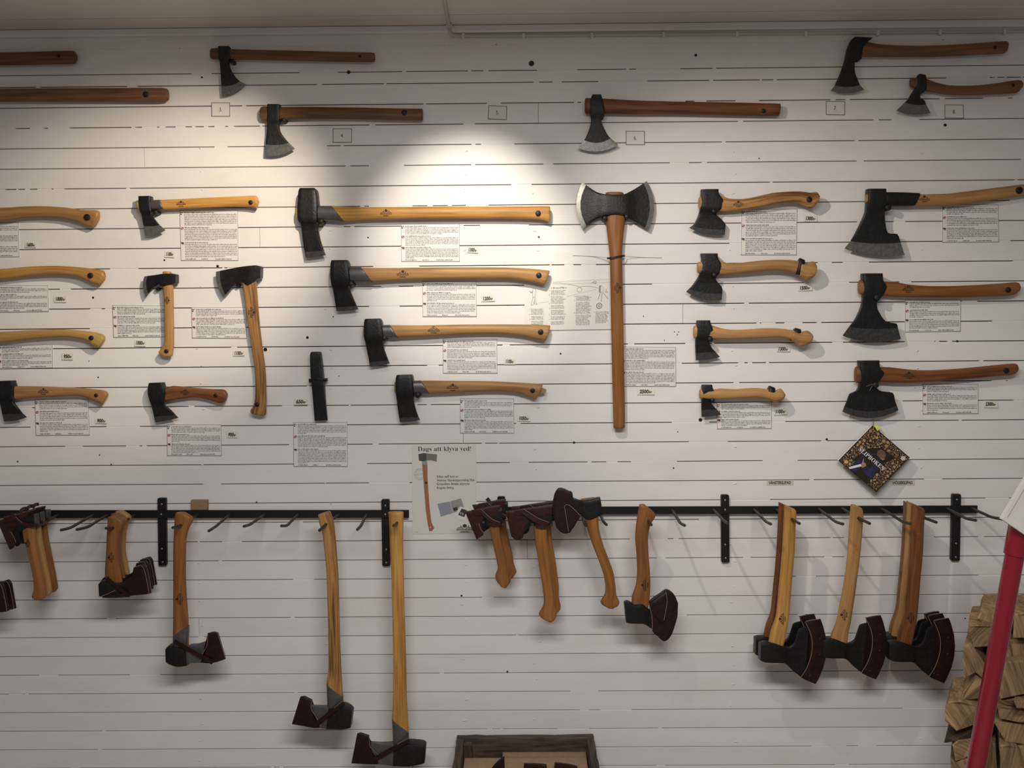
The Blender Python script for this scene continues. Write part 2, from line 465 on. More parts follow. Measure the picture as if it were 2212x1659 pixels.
class Print:
    """collects flat shapes in a local pixel frame (a right, b down) of a sheet with given corners"""
    def __init__(self, corners, s, wh=None):
        self.c = corners; self.s = s if isinstance(s, (list, tuple)) else [s] * 4
        tl, tr, br, bl = corners
        self.w = wh[0] if wh else math.hypot(tr[0] - tl[0], tr[1] - tl[1]); self.h = wh[1] if wh else math.hypot(bl[0] - tl[0], bl[1] - tl[1])
        self.v = []; self.f = []; self.m = []
        self.mats = []
    def pt(self, a, b, lift=0.0):
        u = a / self.w; v = b / self.h
        tl, tr, br, bl = self.c
        ww = ((1 - u) * (1 - v), u * (1 - v), u * v, (1 - u) * v)
        x = sum(k * q[0] for k, q in zip(ww, self.c)); y = sum(k * q[1] for k, q in zip(ww, self.c))
        s = sum(k * q for k, q in zip(ww, self.s))
        return P(x, y, s + lift)
    def mi(self, mat):
        if mat not in self.mats: self.mats.append(mat)
        return self.mats.index(mat)
    def poly(self, pts, mat, lift=0.0003):
        i = len(self.v)
        self.v += [self.pt(a, b, lift) for a, b in pts]
        self.f.append(tuple(range(i, i + len(pts)))); self.m.append(self.mi(mat))
    def rect(self, a0, b0, a1, b1, mat, lift=0.0003):
        self.poly([(a0, b0), (a0, b1), (a1, b1), (a1, b0)], mat, lift)
    def line(self, pts, w, mat, lift=0.0004):
        for (x0, y0), (x1, y1) in zip(pts, pts[1:]):
            l = math.hypot(x1 - x0, y1 - y0) or 1
            nx, ny = -(y1 - y0) / l * w / 2, (x1 - x0) / l * w / 2
            self.poly([(x0 + nx, y0 + ny), (x1 + nx, y1 + ny), (x1 - nx, y1 - ny), (x0 - nx, y0 - ny)], mat, lift)
    def ring(self, cx, cy, r, w, mat, n=20, lift=0.0004):
        pts = [(cx + r * math.cos(2 * math.pi * k / n), cy + r * math.sin(2 * math.pi * k / n)) for k in range(n + 1)]
        self.line(pts, w, mat, lift)
    def disc(self, cx, cy, r, mat, n=14, lift=0.0004):
        self.poly([(cx + r * math.cos(2 * math.pi * k / n), cy - r * math.sin(2 * math.pi * k / n)) for k in range(n)], mat, lift)
    def text(self, s, a, b, width, height, mat, serif=False, offset=0.0, rot=0.0, shear=0.0, lift=0.0005, centre=False):
        """string with its baseline start at (a, b), fitted to a width, cap height given"""
        vs, fs, w = text2d(s, serif, offset)
        kx = width / w; ky = height / 0.70
        ca, sa = math.cos(rot), math.sin(rot)
        i = len(self.v)
        ox = -width / 2 if centre else 0
        for x, y in vs:
            lx = x * kx + shear * y * ky + ox; ly = -y * ky
            self.v.append(self.pt(a + lx * ca - ly * sa, b + lx * sa + ly * ca, lift))
        mi = self.mi(mat)
        for f in fs:
            self.f.append(tuple(i + k for k in f)); self.m.append(mi)
    def words(self, a0, a1, b, mat, rng, x=1.5, frac=1.0, wmul=1.0, lift=0.0003):
        """one line of small print that is too fine to read: letter-sized strokes grouped in words"""
        a = a0; end = a0 + (a1 - a0) * frac
        while a < end - 1.0:
            nl = rng.randint(2, 9)
            for k in range(nl):
                w = rng.uniform(0.55, 0.95) * wmul
                if a + w > end: break
                up = x * (1.55 if rng.random() < 0.25 else 1.0)
                dn = x * 0.45 if rng.random() < 0.1 else 0
                self.rect(a, b - up, a + w, b + dn, mat, lift)
                a += w + 0.30 * wmul
            a += 0.85
    def build(self, name, parent):
        return mk(name, self.v, self.f, None, parent, mats=self.mats, midx=self.m)

def emblem_shape():
    """maker's stamp: a disc between leaf-like ornaments over two lines of lettering, one unit wide"""
    V = []; Fc = []
    def poly(pts):
        i = len(V); V.extend(pts); Fc.append(tuple(range(i, i + len(pts))))
    poly([(0.0 + 0.125 * math.cos(2 * math.pi * k / 14), 0.20 + 0.125 * math.sin(2 * math.pi * k / 14)) for k in range(14)])
    for sx in (-1, 1):
        def q(pts): poly([(x * sx, y) for x, y in (pts if sx > 0 else pts[::-1])])
        q([(0.17, 0.03), (0.23, 0.03), (0.25, 0.20), (0.20, 0.22)])
        q([(0.25, 0.03), (0.33, 0.03), (0.30, 0.15)])
        q([(0.35, 0.0), (0.46, 0.0), (0.38, 0.10)])
        q([(0.08, 0.02), (0.15, 0.02), (0.15, 0.08), (0.09, 0.07)])
    for s, w, y, hgt in (('GRÄNSFORS BRUK', 1.0, -0.12, 0.10), ('SWEDEN', 0.46, -0.28, 0.09)):
        vs, fs, tw = text2d(s, False, 0.03)
        i = len(V)
        V.extend([(x * w / tw - w / 2, yy * hgt / 0.7 + y) for x, yy in vs])
        Fc.extend([tuple(i + k for k in f) for f in fs])
    return V, Fc
EMB = emblem_shape()

def emblem(px, py, width, rot, geo, parent, tf=None, mat='stamp_ink'):
    """lay the stamp onto the front of a handle"""
    if tf: px, py = tf((px, py))
    bvh = BVHTree.FromPolygons([tuple(v) for v in geo[0]], geo[1])
    V, Fc = EMB
    ca, sa = math.cos(rot), math.sin(rot)
    out = []
    for x, y in V:
        a = x * width; b = -y * width
        q = P(px + a * ca - b * sa, py + a * sa + b * ca, 0.0)
        hit = bvh.ray_cast(CAM, (q - CAM).normalized())
        out.append(None if hit[0] is None else hit[0] + NOUT * 0.0005)
    ok = [f for f in Fc if all(out[k] is not None for k in f)]
    used = sorted({k for f in ok for k in f})
    if not used: return
    ix = {k: i for i, k in enumerate(used)}
    mk('maker_stamp', [out[k] for k in used], [tuple(ix[k] for k in f) for f in ok], mat, parent)

# ------------------------------------------------------------------ the room
def seam_z(k): return CAM_Z + CAM_D * (0.278745 - 0.0230391 * k)
XL, XR = -2.7, 2.7
ZC = P(1000, 57).z                                   # ceiling height
ROOM_Y = -4.3

def box(name, lo, hi, mat, parent=None, **kw):
    (x0, y0, z0), (x1, y1, z1) = lo, hi
    v = [(x0, y0, z0), (x1, y0, z0), (x1, y1, z0), (x0, y1, z0), (x0, y0, z1), (x1, y0, z1), (x1, y1, z1), (x0, y1, z1)]
    return mk(name, v, [(3, 2, 1, 0), (4, 5, 6, 7), (0, 1, 5, 4), (1, 2, 6, 5), (2, 3, 7, 6), (3, 0, 4, 7)], mat, parent, **kw)

wall = box('wall_back', (XL, 0.014, 0), (XR, 0.08, ZC + 0.02), 'gap_dark'); wall['kind'] = 'structure'
floor = box('floor', (XL, ROOM_Y, -0.06), (XR, 0.08, 0.0), 'floor_boards'); floor['kind'] = 'structure'
ceil = box('ceiling', (XL, ROOM_Y, ZC + 0.02), (XR, 0.08, ZC + 0.08), 'gap_dark'); ceil['kind'] = 'structure'

def plank(x0, x1, z0, z1, dy, parent, ch=0.0007):
    """one horizontal wall board with eased edges, front face near y = 0"""
    prof_ = [(0.014, z0), (dy + ch, z0), (dy, z0 + ch), (dy, z1 - ch), (dy + ch, z1), (0.014, z1)]
    v = [(x, y, z) for x in (x0, x1) for y, z in prof_]
    n = len(prof_)
    f = [tuple(range(n)), tuple(range(2 * n - 1, n - 1, -1))]
    for j in range(n):
        k = (j + 1) % n
        f.append((k, j, n + j, n + k))
    return mk('plank', v, f, 'white_paint', parent)

GAP = 0.0027
levels = [ZC + 0.02, P(1106, 96).z, P(1106, 152).z] + [seam_z(k) for k in range(0, 38)]
levels = [z for z in levels if z > 0.02] + [0.0]
joints = {}                                          # butt joints: board index -> x
def joint(k, px, py): joints.setdefault(k, []).append(P(px, py).x)
joint(6, 312, 340); joint(26, 1139, 1185); joint(4, 1163, 245); joint(14, 1475, 680); joint(30, 430, 1350); joint(20, 1000, 900); joint(10, 560, 470)
fill_v = []; fill_f = []
def fill(x0, x1, z0, z1, y):
    i = len(fill_v)
    fill_v.extend([(x0, y, z0), (x1, y, z0), (x1, y, z1), (x0, y, z1), (x0, 0.012, z0), (x1, 0.012, z0), (x1, 0.012, z1), (x0, 0.012, z1)])
    fill_f.extend([(i, i + 1, i + 2, i + 3), (i, i + 4, i + 5, i + 1), (i + 3, i + 2, i + 6, i + 7), (i, i + 3, i + 7, i + 4), (i + 1, i + 5, i + 6, i + 2)])
rw = random.Random(11)
for i in range(len(levels) - 1):
    z1, z0 = levels[i] - GAP / 2, levels[i + 1] + GAP / 2
    cuts = [XL] + sorted(joints.get(i, [])) + [XR]
    for a, b in zip(cuts, cuts[1:]):
        plank(a + (0.0006 if a > XL else 0), b - (0.0006 if b < XR else 0), z0, z1, rw.uniform(-0.0004, 0.0006), wall)
    # paint that bridges the gap under this board
    zg = levels[i + 1]
    if zg < 0.03: continue
    dens = 3.0 if i == 0 else (0.42 if i < 9 else 0.30 if i < 20 else 0.20)
    x = XL
    while x < XR:
        local = dens * (0.45 + 1.1 * rw.random())
        if rw.random() < local:
            ln = rw.choice([rw.uniform(0.004, 0.02), rw.uniform(0.01, 0.05), rw.uniform(0.03, 0.16)])
            fill(x, x + ln, zg - GAP * 0.75, zg + GAP * 0.75, rw.uniform(0.0004, 0.0012))
            x += ln + (rw.uniform(-0.02, 0.004) if i == 0 else rw.uniform(0.004, 0.05))
        else:
            x += rw.uniform(0.04, 0.28)
sp = mk('seam_paint', fill_v, fill_f, 'white_paint', wall); sp['kind'] = 'stuff'

# dents and paint runs over the nail heads, in columns, as on the photo
dv = []; df = []
def dent(px, py, w, h, rot):
    c = P(px, py); n = 8; i = len(dv)
    for k in range(n):
        a = 2 * math.pi * k / n
        x = w * math.cos(a); z = h * math.sin(a)
        dv.append((c.x + x * math.cos(rot) - z * math.sin(rot), -0.0005, c.z + x * math.sin(rot) + z * math.cos(rot)))
    dv.append((c.x, -0.0030, c.z + h * 0.4))
    for k in range(n):
        df.append((i + n, i + k, i + (k + 1) % n))
for cx in (432, 708, 1003, 1158, 1582, 1982):
    for k in range(3, 36):
        if rw.random() < 0.72:
            z = seam_z(k) - 0.0325 + rw.uniform(-0.012, 0.012)
            yy = 178 + (k + 0.5) * 42.5 + rw.uniform(-8, 8)
            dent(cx + rw.uniform(-7, 9), yy, rw.uniform(0.003, 0.008), rw.uniform(0.0012, 0.0026), rw.uniform(-0.3, 0.5))
nd = mk('paint_dents', dv, df, 'white_paint', wall); nd['kind'] = 'stuff'

# knots and old nail holes
for (px, py, r) in [(1148, 137, 6.0), (1503, 119, 3.0), (2042, 270, 3.2), (470, 575, 3.0), (573, 755, 4.2), (1513, 907, 4.0), (1786, 949, 2.6), (753, 156, 4.0),
                    (795, 513, 1.8), (1164, 512, 2.2), (201, 643, 2.4), (355, 562, 2.0), (1211, 764, 2.0), (664, 729, 3.0), (240, 1003, 1.4), (554, 1085, 1.8),
                    (1457, 717, 1.2), (1466, 717, 1.2), (1463, 723, 1.3), (1390, 683, 1.2), (1435, 735, 1.2), (1464, 933, 1.2), (1240, 956, 2.6), (436, 167, 2.2), (1096, 1451, 2.0), (997, 1287, 2.2),
                    (2085, 1336, 1.4), (2068, 737, 2.4), (38, 997, 1.6), (215, 983, 1.4), (1455, 1011, 1.6), (732, 812, 1.2), (720, 684, 1.4), (1640, 342, 1.3), (192, 780, 1.0), (212, 815, 1.6)]:
    disc_solid('knot_hole', px, py, -0.001, 0.0011, r * 0.00148, 'nail_black', wall, n=9)

# ceiling boards and trim
def ceil_s(px, py):
    d = RIGHT * ((px - W / 2) / F) - UP * ((py - H / 2) / F) + fwd
    t = (ZC - CAM.z) / d.z
    return -(CAM + d * t).y
BW = ceil_s(1000, 32) - 0.0
y = 0.02
k = 0
while y > ROOM_Y + 0.02:
    y1 = -(k + 1) * BW
    y1 = max(y1, ROOM_Y)
    dz = rw.uniform(0, 0.0008)
    box('ceiling_plank', (XL, y1 + 0.0009, ZC + dz), (XR, y - 0.0009, ZC + 0.022), 'ceiling_paint', ceil)
    y = y1; k += 1
zt = P(1000, 73).z
tr = mk('trim_1', [(x, yy, z) for x in (XL, XR) for yy, z in ((0.013, zt), (-0.013, zt), (-0.016, zt + 0.004), (-0.016, ZC - 0.0025), (-0.012, ZC - 0.0002), (0.013, ZC - 0.0002))],
        [tuple(range(6)), tuple(range(11, 5, -1))] + [((j + 1) % 6, j, 6 + j, 6 + (j + 1) % 6) for j in range(6)], 'white_paint')
tr['kind'] = 'structure'

# electric cable clipped along the trim
cab = thing('electric_cable', P(970, 75), 'thin pale electric cable clipped along the top of the wall', 'cable')
R_C = 0.0048
s1 = ceil_s(955, -40)
zc2 = ZC - R_C
def on_ceiling(px, py):
    d = RIGHT * ((px - W / 2) / F) - UP * ((py - H / 2) / F) + fwd
    t = (zc2 - CAM.z) / d.z
    return CAM + d * t
path = [on_ceiling(955, -60), on_ceiling(961, 5), on_ceiling(967, 40), P(971, 60, 0.020), P(972, 68, 0.018), P(977, 74.5, 0.013), P(990, 77.5, 0.0062), P(1040, 77.5, 0.0055), P(1131, 77, 0.0055), P(1279, 75.8, 0.0055),
        P(1434, 74.5, 0.0055), P(1593, 73.2, 0.0055), P(1742, 72, 0.0055), P(1898, 70.6, 0.0055), P(2032, 69.3, 0.0055), P(2172, 68.2, 0.0055), P(2300, 67, 0.0055), P(2600, 64.5, 0.0055)]
tube('cable', path, R_C, 'cable_plastic', cab, ring=8, sub=4)
for px, py in [(1000, 77.3), (1131, 77), (1279, 75.8), (1434, 74.5), (1593, 73.2), (1742, 72), (1898, 70.6), (2032, 69.3), (2172, 68.2)]:
    slab('cable_clip', [(px - 3, py - 6.2), (px + 3, py - 6.2), (px + 3, py + 5.2), (px - 3, py + 5.2)], 0.0, 0.0125, 'cable_clip', cab, chamfer=0.0018)
slab('cable_clip', [(963, 49), (976, 49), (976, 55.5), (963, 55.5)], 0.018, 0.034, 'cable_clip', cab, chamfer=0.0015)

def nail(px, py, r_px, s):
    """black bolt that carries an axe; also drawn as the dark of bored handle holes"""
    disc_solid('hanging_nail', px, py, 0.0, s, r_px * 0.00148, 'nail_black', wall, n=10, dome=0.003)

# ------------------------------------------------------------------ axes on the wall
AXE_GROUP_OLD = 'old axes on the top of the wall'
AXE_GROUP = 'axes for sale hung on the wall'

def wall_axe(label, base, top, bot, thick, wood_mat, hst, est, s0=0.024, hmat='forged_black', emat='ground_dark', collar=None, nails=(), stamp=None, group=AXE_GROUP, tf=None, ex=2.5, lean=None, hub=None):
    t = thing('axe', P(base[0], base[1], s0), label, 'axe', group)
    ho, geo = handle('handle', top, bot, s0, thick, wood_mat, t, ex=ex, lean=lean)
    hd = head('head', hst + est[:1], s0, hmat, t) if hst else None
    if hst:
        head('cutting_edge', est, s0, emat, hd)
    if collar:
        handle('steel_collar', collar[0], collar[1], s0, collar[2], 'collar_steel', t, ex=2.6)
    if stamp:
        emblem(stamp[0], stamp[1], stamp[2], stamp[3], geo, t)
    for n in nails:
        nail(*n)
    return t, geo

R90 = math.pi / 2
# -- top row, old axes
def shift(st, dx, dy): return [(q[0] + dx, q[1] + dy, q[2] + dx, q[3] + dy) + tuple(q[4:]) for q in st]
C2H = [(579, 227, 606, 227, 28), (579, 258, 606, 259, 28), (578, 268, 603, 269, 18), (577, 285, 606, 285, 11), (575, 303, 618, 302, 7)]
C2E = [(574, 312, 625, 309, 5, 3), (572, 336, 637, 321, 1.5, 7)]
wall_axe('old straight brown handle end in the top left corner, above another', (0, 141),
         [(-560, 117), (-260, 115.5), (0, 113.5), (120, 110.5), (157, 110), (163, 114)], [(-560, 144), (-260, 142.5), (0, 141), (120, 139), (158, 138), (162, 134)],
         25, 'wood_old', shift(C2H, -1130, -115), shift(C2E, -1130, -115), hmat='forged_old', nails=[(125, 120, 3.2, 0.041)], group=AXE_GROUP_OLD)
wall_axe('old long brown handle with a black bolt, left of card number three', (0, 220),
         [(-300, 192), (-150, 192), (0, 192), (100, 191), (250, 190), (352, 190), (361, 196)], [(-300, 222), (-150, 221), (0, 220), (100, 220), (250, 220), (352, 220), (361, 214)],
         26, 'wood_old', shift(C2H, -850, -36), shift(C2E, -850, -36), hmat='forged_old', nails=[(314, 203, 6.2, 0.041)], group=AXE_GROUP_OLD)
wall_axe('old bearded axe with a straight handle above card number three', (480, 130),
         [(457, 105), (475, 104), (520, 107), (660, 110), (770, 113), (806, 114), (809, 118)], [(457, 128), (475, 129), (520, 129), (660, 132), (770, 134), (806, 134), (809, 130)],
         20, 'wood_old', [(473, 102, 497, 102, 24), (473.5, 115, 498, 115, 26), (474, 128, 499, 128, 25), (476, 136, 494, 137, 17), (477, 155, 501, 155, 11), (478, 172, 511, 169, 7)],
         [(478.5, 186, 519, 176, 5, 4), (480, 208, 532, 182, 1.5, 6)], hmat='forged_old', emat='ground_steel', nails=[(777, 121, 3.0, 0.036), (500, 131, 4.5, 0.030)], group=AXE_GROUP_OLD)  # first disc is added as the dark of a small handle hole
wall_axe('old bearded axe with a bored straight handle beside card number four', (580, 260),
         [(564, 233), (570, 230), (606, 231), (680, 231), (760, 232), (850, 234), (912, 235)], [(564, 258), (570, 261), (606, 259), (680, 257), (760, 257.5), (850, 259.5), (912, 261)],
         22, 'wood_old', C2H, C2E, hmat='forged_old', emat='ground_steel', nails=[(873, 243, 6.3, 0.0365), (611, 258, 5.0, 0.032)], group=AXE_GROUP_OLD)  # first disc is added as the dark of the bored hole
wall_axe('old broad-flared axe with a long handle above card number six', (1285, 246),
         [(1265, 212), (1305, 213), (1370, 217), (1450, 219.5), (1560, 221), (1684, 224)], [(1265, 246), (1305, 246), (1370, 247), (1450, 247), (1560, 249), (1681, 251)],
         28, 'wood_red', [(1279, 206, 1298, 206, 24), (1273, 224, 1304, 226, 30), (1274, 243, 1306, 246, 28), (1277, 258, 1298, 258, 16), (1275, 272, 1302, 272, 10), (1268, 292, 1311, 290, 7, 3)],
         [(1262, 303, 1319, 299, 5, 8), (1248, 320, 1336, 313, 1.5, 11)], hmat='forged_old', emat='ground_steel', nails=[(1650, 239, 4.5, 0.041), (1302, 250, 4.0, 0.034)], group=AXE_GROUP_OLD)
wall_axe('old spike-backed axe with a curved handle in the top right corner', (1850, 122),
         [(1848, 93), (1872, 91), (1900, 96), (1960, 99), (2020, 98.5), (2080, 95.5), (2140, 91), (2172, 89), (2175, 94)], [(1848, 121), (1866, 123), (1900, 123.5), (1960, 123.5), (2020, 123), (2080, 120.5), (2140, 117), (2170, 115.5), (2174, 106)],
         22, 'wood_old', [(1846, 80, 1885, 82, 8), (1838, 87, 1873, 92, 20), (1831, 104, 1862, 106, 26), (1827, 121, 1859, 124, 25), (1824, 132, 1846, 132, 14), (1815, 158, 1846, 156, 9), (1807, 176, 1852, 172, 7)],
         [(1803, 185, 1857, 184, 5, 4), (1794, 196, 1867, 194, 1.5, 6)], hmat='forged_old', emat='ground_steel', nails=[(2150, 102, 4.5, 0.036), (1858, 124, 4.5, 0.030)], group=AXE_GROUP_OLD)
wall_axe('small old hooked axe with a bent handle, left above card number eight', (1985, 195),
         [(1968, 168), (1998, 170), (2020, 178), (2050, 184.5), (2100, 185), (2150, 180), (2185, 174.5), (2203, 173), (2207, 178)], [(1968, 188), (1998, 197), (2020, 200), (2050, 205), (2100, 206), (2150, 204), (2185, 202), (2198, 200), (2206, 190)],
         19, 'wood_old', [(1984, 161, 1997, 163, 16), (1981, 166, 1998, 168, 22), (1977, 190, 1999, 194, 22), (1970, 200, 1988, 202, 14), (1963, 212, 1987, 212, 9), (1960, 216, 1996, 217, 7)],
         [(1954, 222, 2000, 226, 5, 3), (1936, 239, 2010, 244, 1.5, 6)], hmat='forged_old', emat='ground_bright', nails=[(2189, 184, 5.0, 0.034), (1994, 196, 4.0, 0.030)], group=AXE_GROUP_OLD)

# -- left column
LH = [(-330, 440, -297, 439, 30), (-330, 453, -292, 453, 32), (-330, 475, -290, 473, 32), (-326, 486, -297, 486, 16), (-322, 505, -285, 503, 8)]
LE = [(-320, 515, -278, 512, 5), (-316, 530, -268, 520, 1.5, 3)]
wall_axe('tan felling axe handle, uppermost of three curved handles at the left edge', (0, 479),
         [(-340, 452), (-150, 451), (0, 448.7), (50, 446), (95, 445.3), (140, 448), (175, 453), (211, 454.5), (215, 463)], [(-340, 480), (-150, 481), (0, 478.5), (50, 472), (95, 470), (140, 473), (168, 480), (192, 489.5), (201, 492)],
         27, 'wood_tan', LH, LE, s0=0.026, nails=[(187, 469, 7.0, 0.044)])
wall_axe('honey coloured axe handle, middle of three curved handles at the left edge', (0, 604),
         [(-340, 590), (-150, 587), (0, 581), (60, 576), (120, 574), (170, 577), (205, 581), (224, 585), (227, 594)], [(-340, 616), (-150, 611), (0, 604), (60, 597), (120, 593.5), (165, 597), (186, 605), (200, 612.5), (215, 615)],
         26, 'wood_honey', shift(LH, 0, 132), shift(LE, 0, 132), s0=0.026, nails=[(194, 595, 6.0, 0.044)])
wall_axe('pale yellow axe handle, lowest of three curved handles at the left edge', (0, 740),
         [(-340, 728), (-150, 724), (0, 717), (70, 713), (140, 711.3), (190, 715.5), (222, 721.5), (226.5, 730)], [(-340, 752), (-150, 748), (0, 740.5), (70, 732.5), (140, 728.5), (185, 735), (200, 747), (212, 750.5)],
         25, 'wood_pale', shift(LH, 0, 268), shift(LE, 0, 268), s0=0.026, nails=[(196, 730, 5.2, 0.043)])
wall_axe('hatchet with a black head cut by the left edge, above a text card', (20, 862),
         [(-14, 838), (28, 834.5), (60, 834), (120, 835.5), (180, 838.5), (225, 843), (233, 850)], [(-14, 862), (35, 863), (60, 860), (120, 857), (172, 855.5), (202, 866), (219, 874)],
         23, 'wood_tan', [(-3, 823, 30, 822, 30), (-3, 836, 34, 836, 32), (-2, 858, 35, 855, 32), (1, 868, 29, 868, 16), (4, 885, 41, 883, 8)],
         [(5.5, 895, 49, 893, 5), (9, 910, 58, 901, 1.5, 3)], nails=[(206.5, 854, 4.2, 0.039), (24, 860, 5, 0.04)], stamp=(94, 846, 24, 0.0))

# -- hatchets around the small splitting hatchet
wall_axe('small splitting hatchet with steel collar and honey handle, above the upright hatchets', (320, 455),
         [(299, 434), (305, 432), (328, 433.5), (346, 432), (400, 429.5), (470, 426), (530, 423.5), (553, 423), (558, 431)], [(299, 453), (305, 456), (328, 452.5), (346, 453), (400, 451), (450, 449), (510, 447), (540, 448), (553, 450)],
         23, 'wood_honey', [(302, 425, 328, 424.5, 30), (303, 437, 328.5, 437, 32), (305, 455, 331, 457, 32), (307, 464, 327, 464, 16), (309, 478, 338, 478, 9)],
         [(311, 488, 345, 486, 5, 2), (313, 509, 357.5, 497, 1.5, 4)], s0=0.026, emat='ground_steel', collar=([(327, 432), (336, 432), (346, 431.3)], [(327, 453.5), (340, 453.5), (355, 454)], 27),
         nails=[(541, 437, 5.0, 0.040), (334, 458, 4.5, 0.036)], stamp=(391, 440.5, 21, -0.03))
wall_axe('small upright hatchet with reddish handle, left of the taller upright axe', (362, 615),
         [(352, 588), (352, 620), (354, 640), (355, 680), (356, 720), (355.5, 738), (349, 752), (343, 759.5), (345, 764)], [(370, 588), (374, 620), (374.5, 640), (375, 680), (375.5, 720), (375.5, 745), (374, 760), (373, 768), (368, 771)],
         21, 'wood_tan', [(383, 593, 383, 612, 28), (372, 591, 372, 615, 30), (352, 592, 352, 619, 30), (343, 593, 343, 613, 16), (333, 594.5, 330, 622, 9)],
         [(320, 596, 321, 634, 5, 4), (312, 597, 316, 642, 1.5, 5)], emat='ground_steel', nails=[(358.5, 758.5, 4.6, 0.039), (339, 624, 4.0, 0.020)], stamp=(361, 649, 17, R90))
wall_axe('tall upright forest axe with curved brown handle and swept head', (540, 610),
         [(520, 600), (523, 612), (528, 640), (536, 700), (544, 750), (551, 800), (552, 850), (549, 873), (541.5, 886), (542, 891)], [(553, 600), (554, 612), (556.5, 640), (561, 700), (567, 750), (573.5, 800), (575.5, 850), (575.5, 875), (575, 893), (573, 896.5)],
         25, 'wood_streaked', [(566, 576, 565, 601, 30), (556, 573.5, 555, 606, 32), (540, 574.5, 537, 618, 32), (525, 576, 524, 610, 20), (512, 578, 508, 613, 11), (495, 581, 497, 626, 7)],
         [(476, 585, 487, 637, 5, 4), (466.5, 587, 483, 641, 1.5, 5)], s0=0.026, emat='ground_steel', nails=[(555, 874, 5.0, 0.042), (513, 616, 4, 0.02)], stamp=(543.5, 675, 24, R90))
wall_axe('short hatchet with dark red-brown handle, below the small upright hatchet', (340, 865),
         [(352, 843), (362, 837), (373, 833.6), (390, 834.5), (420, 837.3), (455, 840.2), (484, 841.5), (490.5, 849)], [(352, 866), (362, 866.5), (373, 865), (393, 861.5), (421, 858.3), (447, 862.5), (474, 871), (485, 868.5)],
         22, 'wood_red', [(324, 827, 354, 826, 26), (322, 837, 357, 837, 29), (322, 850, 361, 848, 29), (325, 866, 358, 868, 20), (328, 876, 356, 875, 10), (331, 888, 370, 886, 7)],
         [(333, 900, 379, 896, 5), (336, 912.5, 385.5, 902.5, 1.5, 1)], nails=[(465, 854, 4.2, 0.038)], stamp=(400, 847.5, 20, 0.05))

# -- splitting wedge
t = thing('splitting_wedge', P(690, 905, 0.022), 'black splitting wedge with small side wings hung upright beneath the tall upright axe', 'wedge')
body = head('body', [(674, 760, 692, 760, 28), (671.5, 768, 694, 767, 34), (673, 812, 699, 812, 36), (675, 834, 701, 834, 30), (677.5, 872, 704, 872, 15), (680, 909, 708, 908, 3)], 0.022, 'forged_black', t)
slab('wing', [(667, 818.5), (676, 820), (676, 827), (667, 826.5)], 0.014, 0.030, 'forged_black', t, chamfer=0.0015)
slab('wing', [(697, 818), (706, 817), (706, 823.5), (698, 825)], 0.014, 0.030, 'forged_black', t, chamfer=0.0015)
for yy, ss in ((836, 0.0375), (857, 0.0325), (877, 0.0290)):
    ribbon('chevron', [(681, yy - 4, ss), (689.5, yy + 5, ss), (699, yy - 4, ss)], 2.2, 1.4, 'forged_black', body)
ribbon('hanging_wire', [(667, 821, 0.034), (686, 818.5, 0.042), (706, 819.5, 0.034)], 3.0, 1.5, 'nail_black', t)

# -- splitting mauls and axes, stepped
wall_axe('longest splitting maul with steel collar, topmost of four stepped splitting axes', (667, 475),
         [(643, 446), (690, 445), (740, 446), (790, 447.5), (850, 447), (960, 446), (1080, 446), (1160, 445.5), (1187, 445.5)], [(643, 475), (690, 476), (740, 479), (790, 475.5), (850, 474), (960, 472.5), (1080, 472), (1160, 474), (1186, 479)],
         31, 'wood_honey', [(650, 408, 682, 408, 40), (647, 416, 686, 415, 46), (645, 450, 689, 448, 50), (646, 477, 688, 480, 46), (651, 486, 686, 487, 30), (655, 520, 692, 518, 16)],
         [(658.5, 545, 700, 541, 6), (660, 556.5, 704, 551, 2.5, 1)], s0=0.028, collar=([(686, 444.5), (700, 444.5), (716, 444.5)], [(686, 475), (712, 477.5), (744, 480)], 36), nails=[(1162.5, 460.5, 6.0, 0.048), (692, 478, 5.5, 0.045)], stamp=(834, 460, 26, 0.0))
wall_axe('large splitting axe with steel collar, second of four stepped splitting axes', (737, 610),
         [(715, 578), (760, 577.5), (805, 578.5), (850, 578.5), (950, 577.5), (1050, 577.5), (1100, 578), (1150, 580.5), (1187, 584.5)], [(715, 606), (760, 609), (805, 609.5), (850, 606), (950, 602.8), (1050, 602.5), (1100, 602.8), (1146, 609), (1175, 616)],
         29, 'wood_tan', [(718, 563, 752, 562.5, 40), (716, 572, 755, 571, 46), (716, 600, 758, 600, 48), (717, 613, 756, 617, 40), (720, 625, 755, 624, 26), (724, 650, 765, 648, 14)],
         [(726, 664, 771, 661, 5), (727, 672, 774.5, 668, 2.5, 1)], s0=0.028, collar=([(754, 577), (766, 576.5), (779, 576.3)], [(754, 609), (780, 610.5), (806, 611)], 34), nails=[(1164, 594.5, 6.0, 0.047), (757, 613, 6.0, 0.046)], stamp=(870, 592, 26, 0.0))
wall_axe('splitting axe with pale tan handle, third of four stepped splitting axes', (810, 735),
         [(787, 704), (830, 702), (870, 702.5), (920, 702.5), (1000, 701), (1080, 700.5), (1135, 700.8), (1165, 701.2), (1188, 703)], [(787, 730), (830, 730), (870, 729), (920, 726.5), (1000, 722), (1080, 721), (1133, 726.5), (1160, 733.5), (1178, 736)],
         27, 'wood_tan', [(790, 689, 822, 688, 38), (788, 697, 826, 696, 44), (788, 728, 830, 726, 46), (790, 738, 829, 738, 34), (792, 750, 829, 750, 20), (796, 770, 835, 768, 11)],
         [(798, 783, 839, 778, 5), (799, 792, 842, 785, 2.5, 1)], s0=0.027, collar=([(825, 702), (833, 701.8), (842, 701.5)], [(825, 730), (841, 730), (860, 730.5)], 32), nails=[(1168, 717, 6.0, 0.045), (829, 731, 5.5, 0.044)], stamp=(937, 713, 26, 0.0))
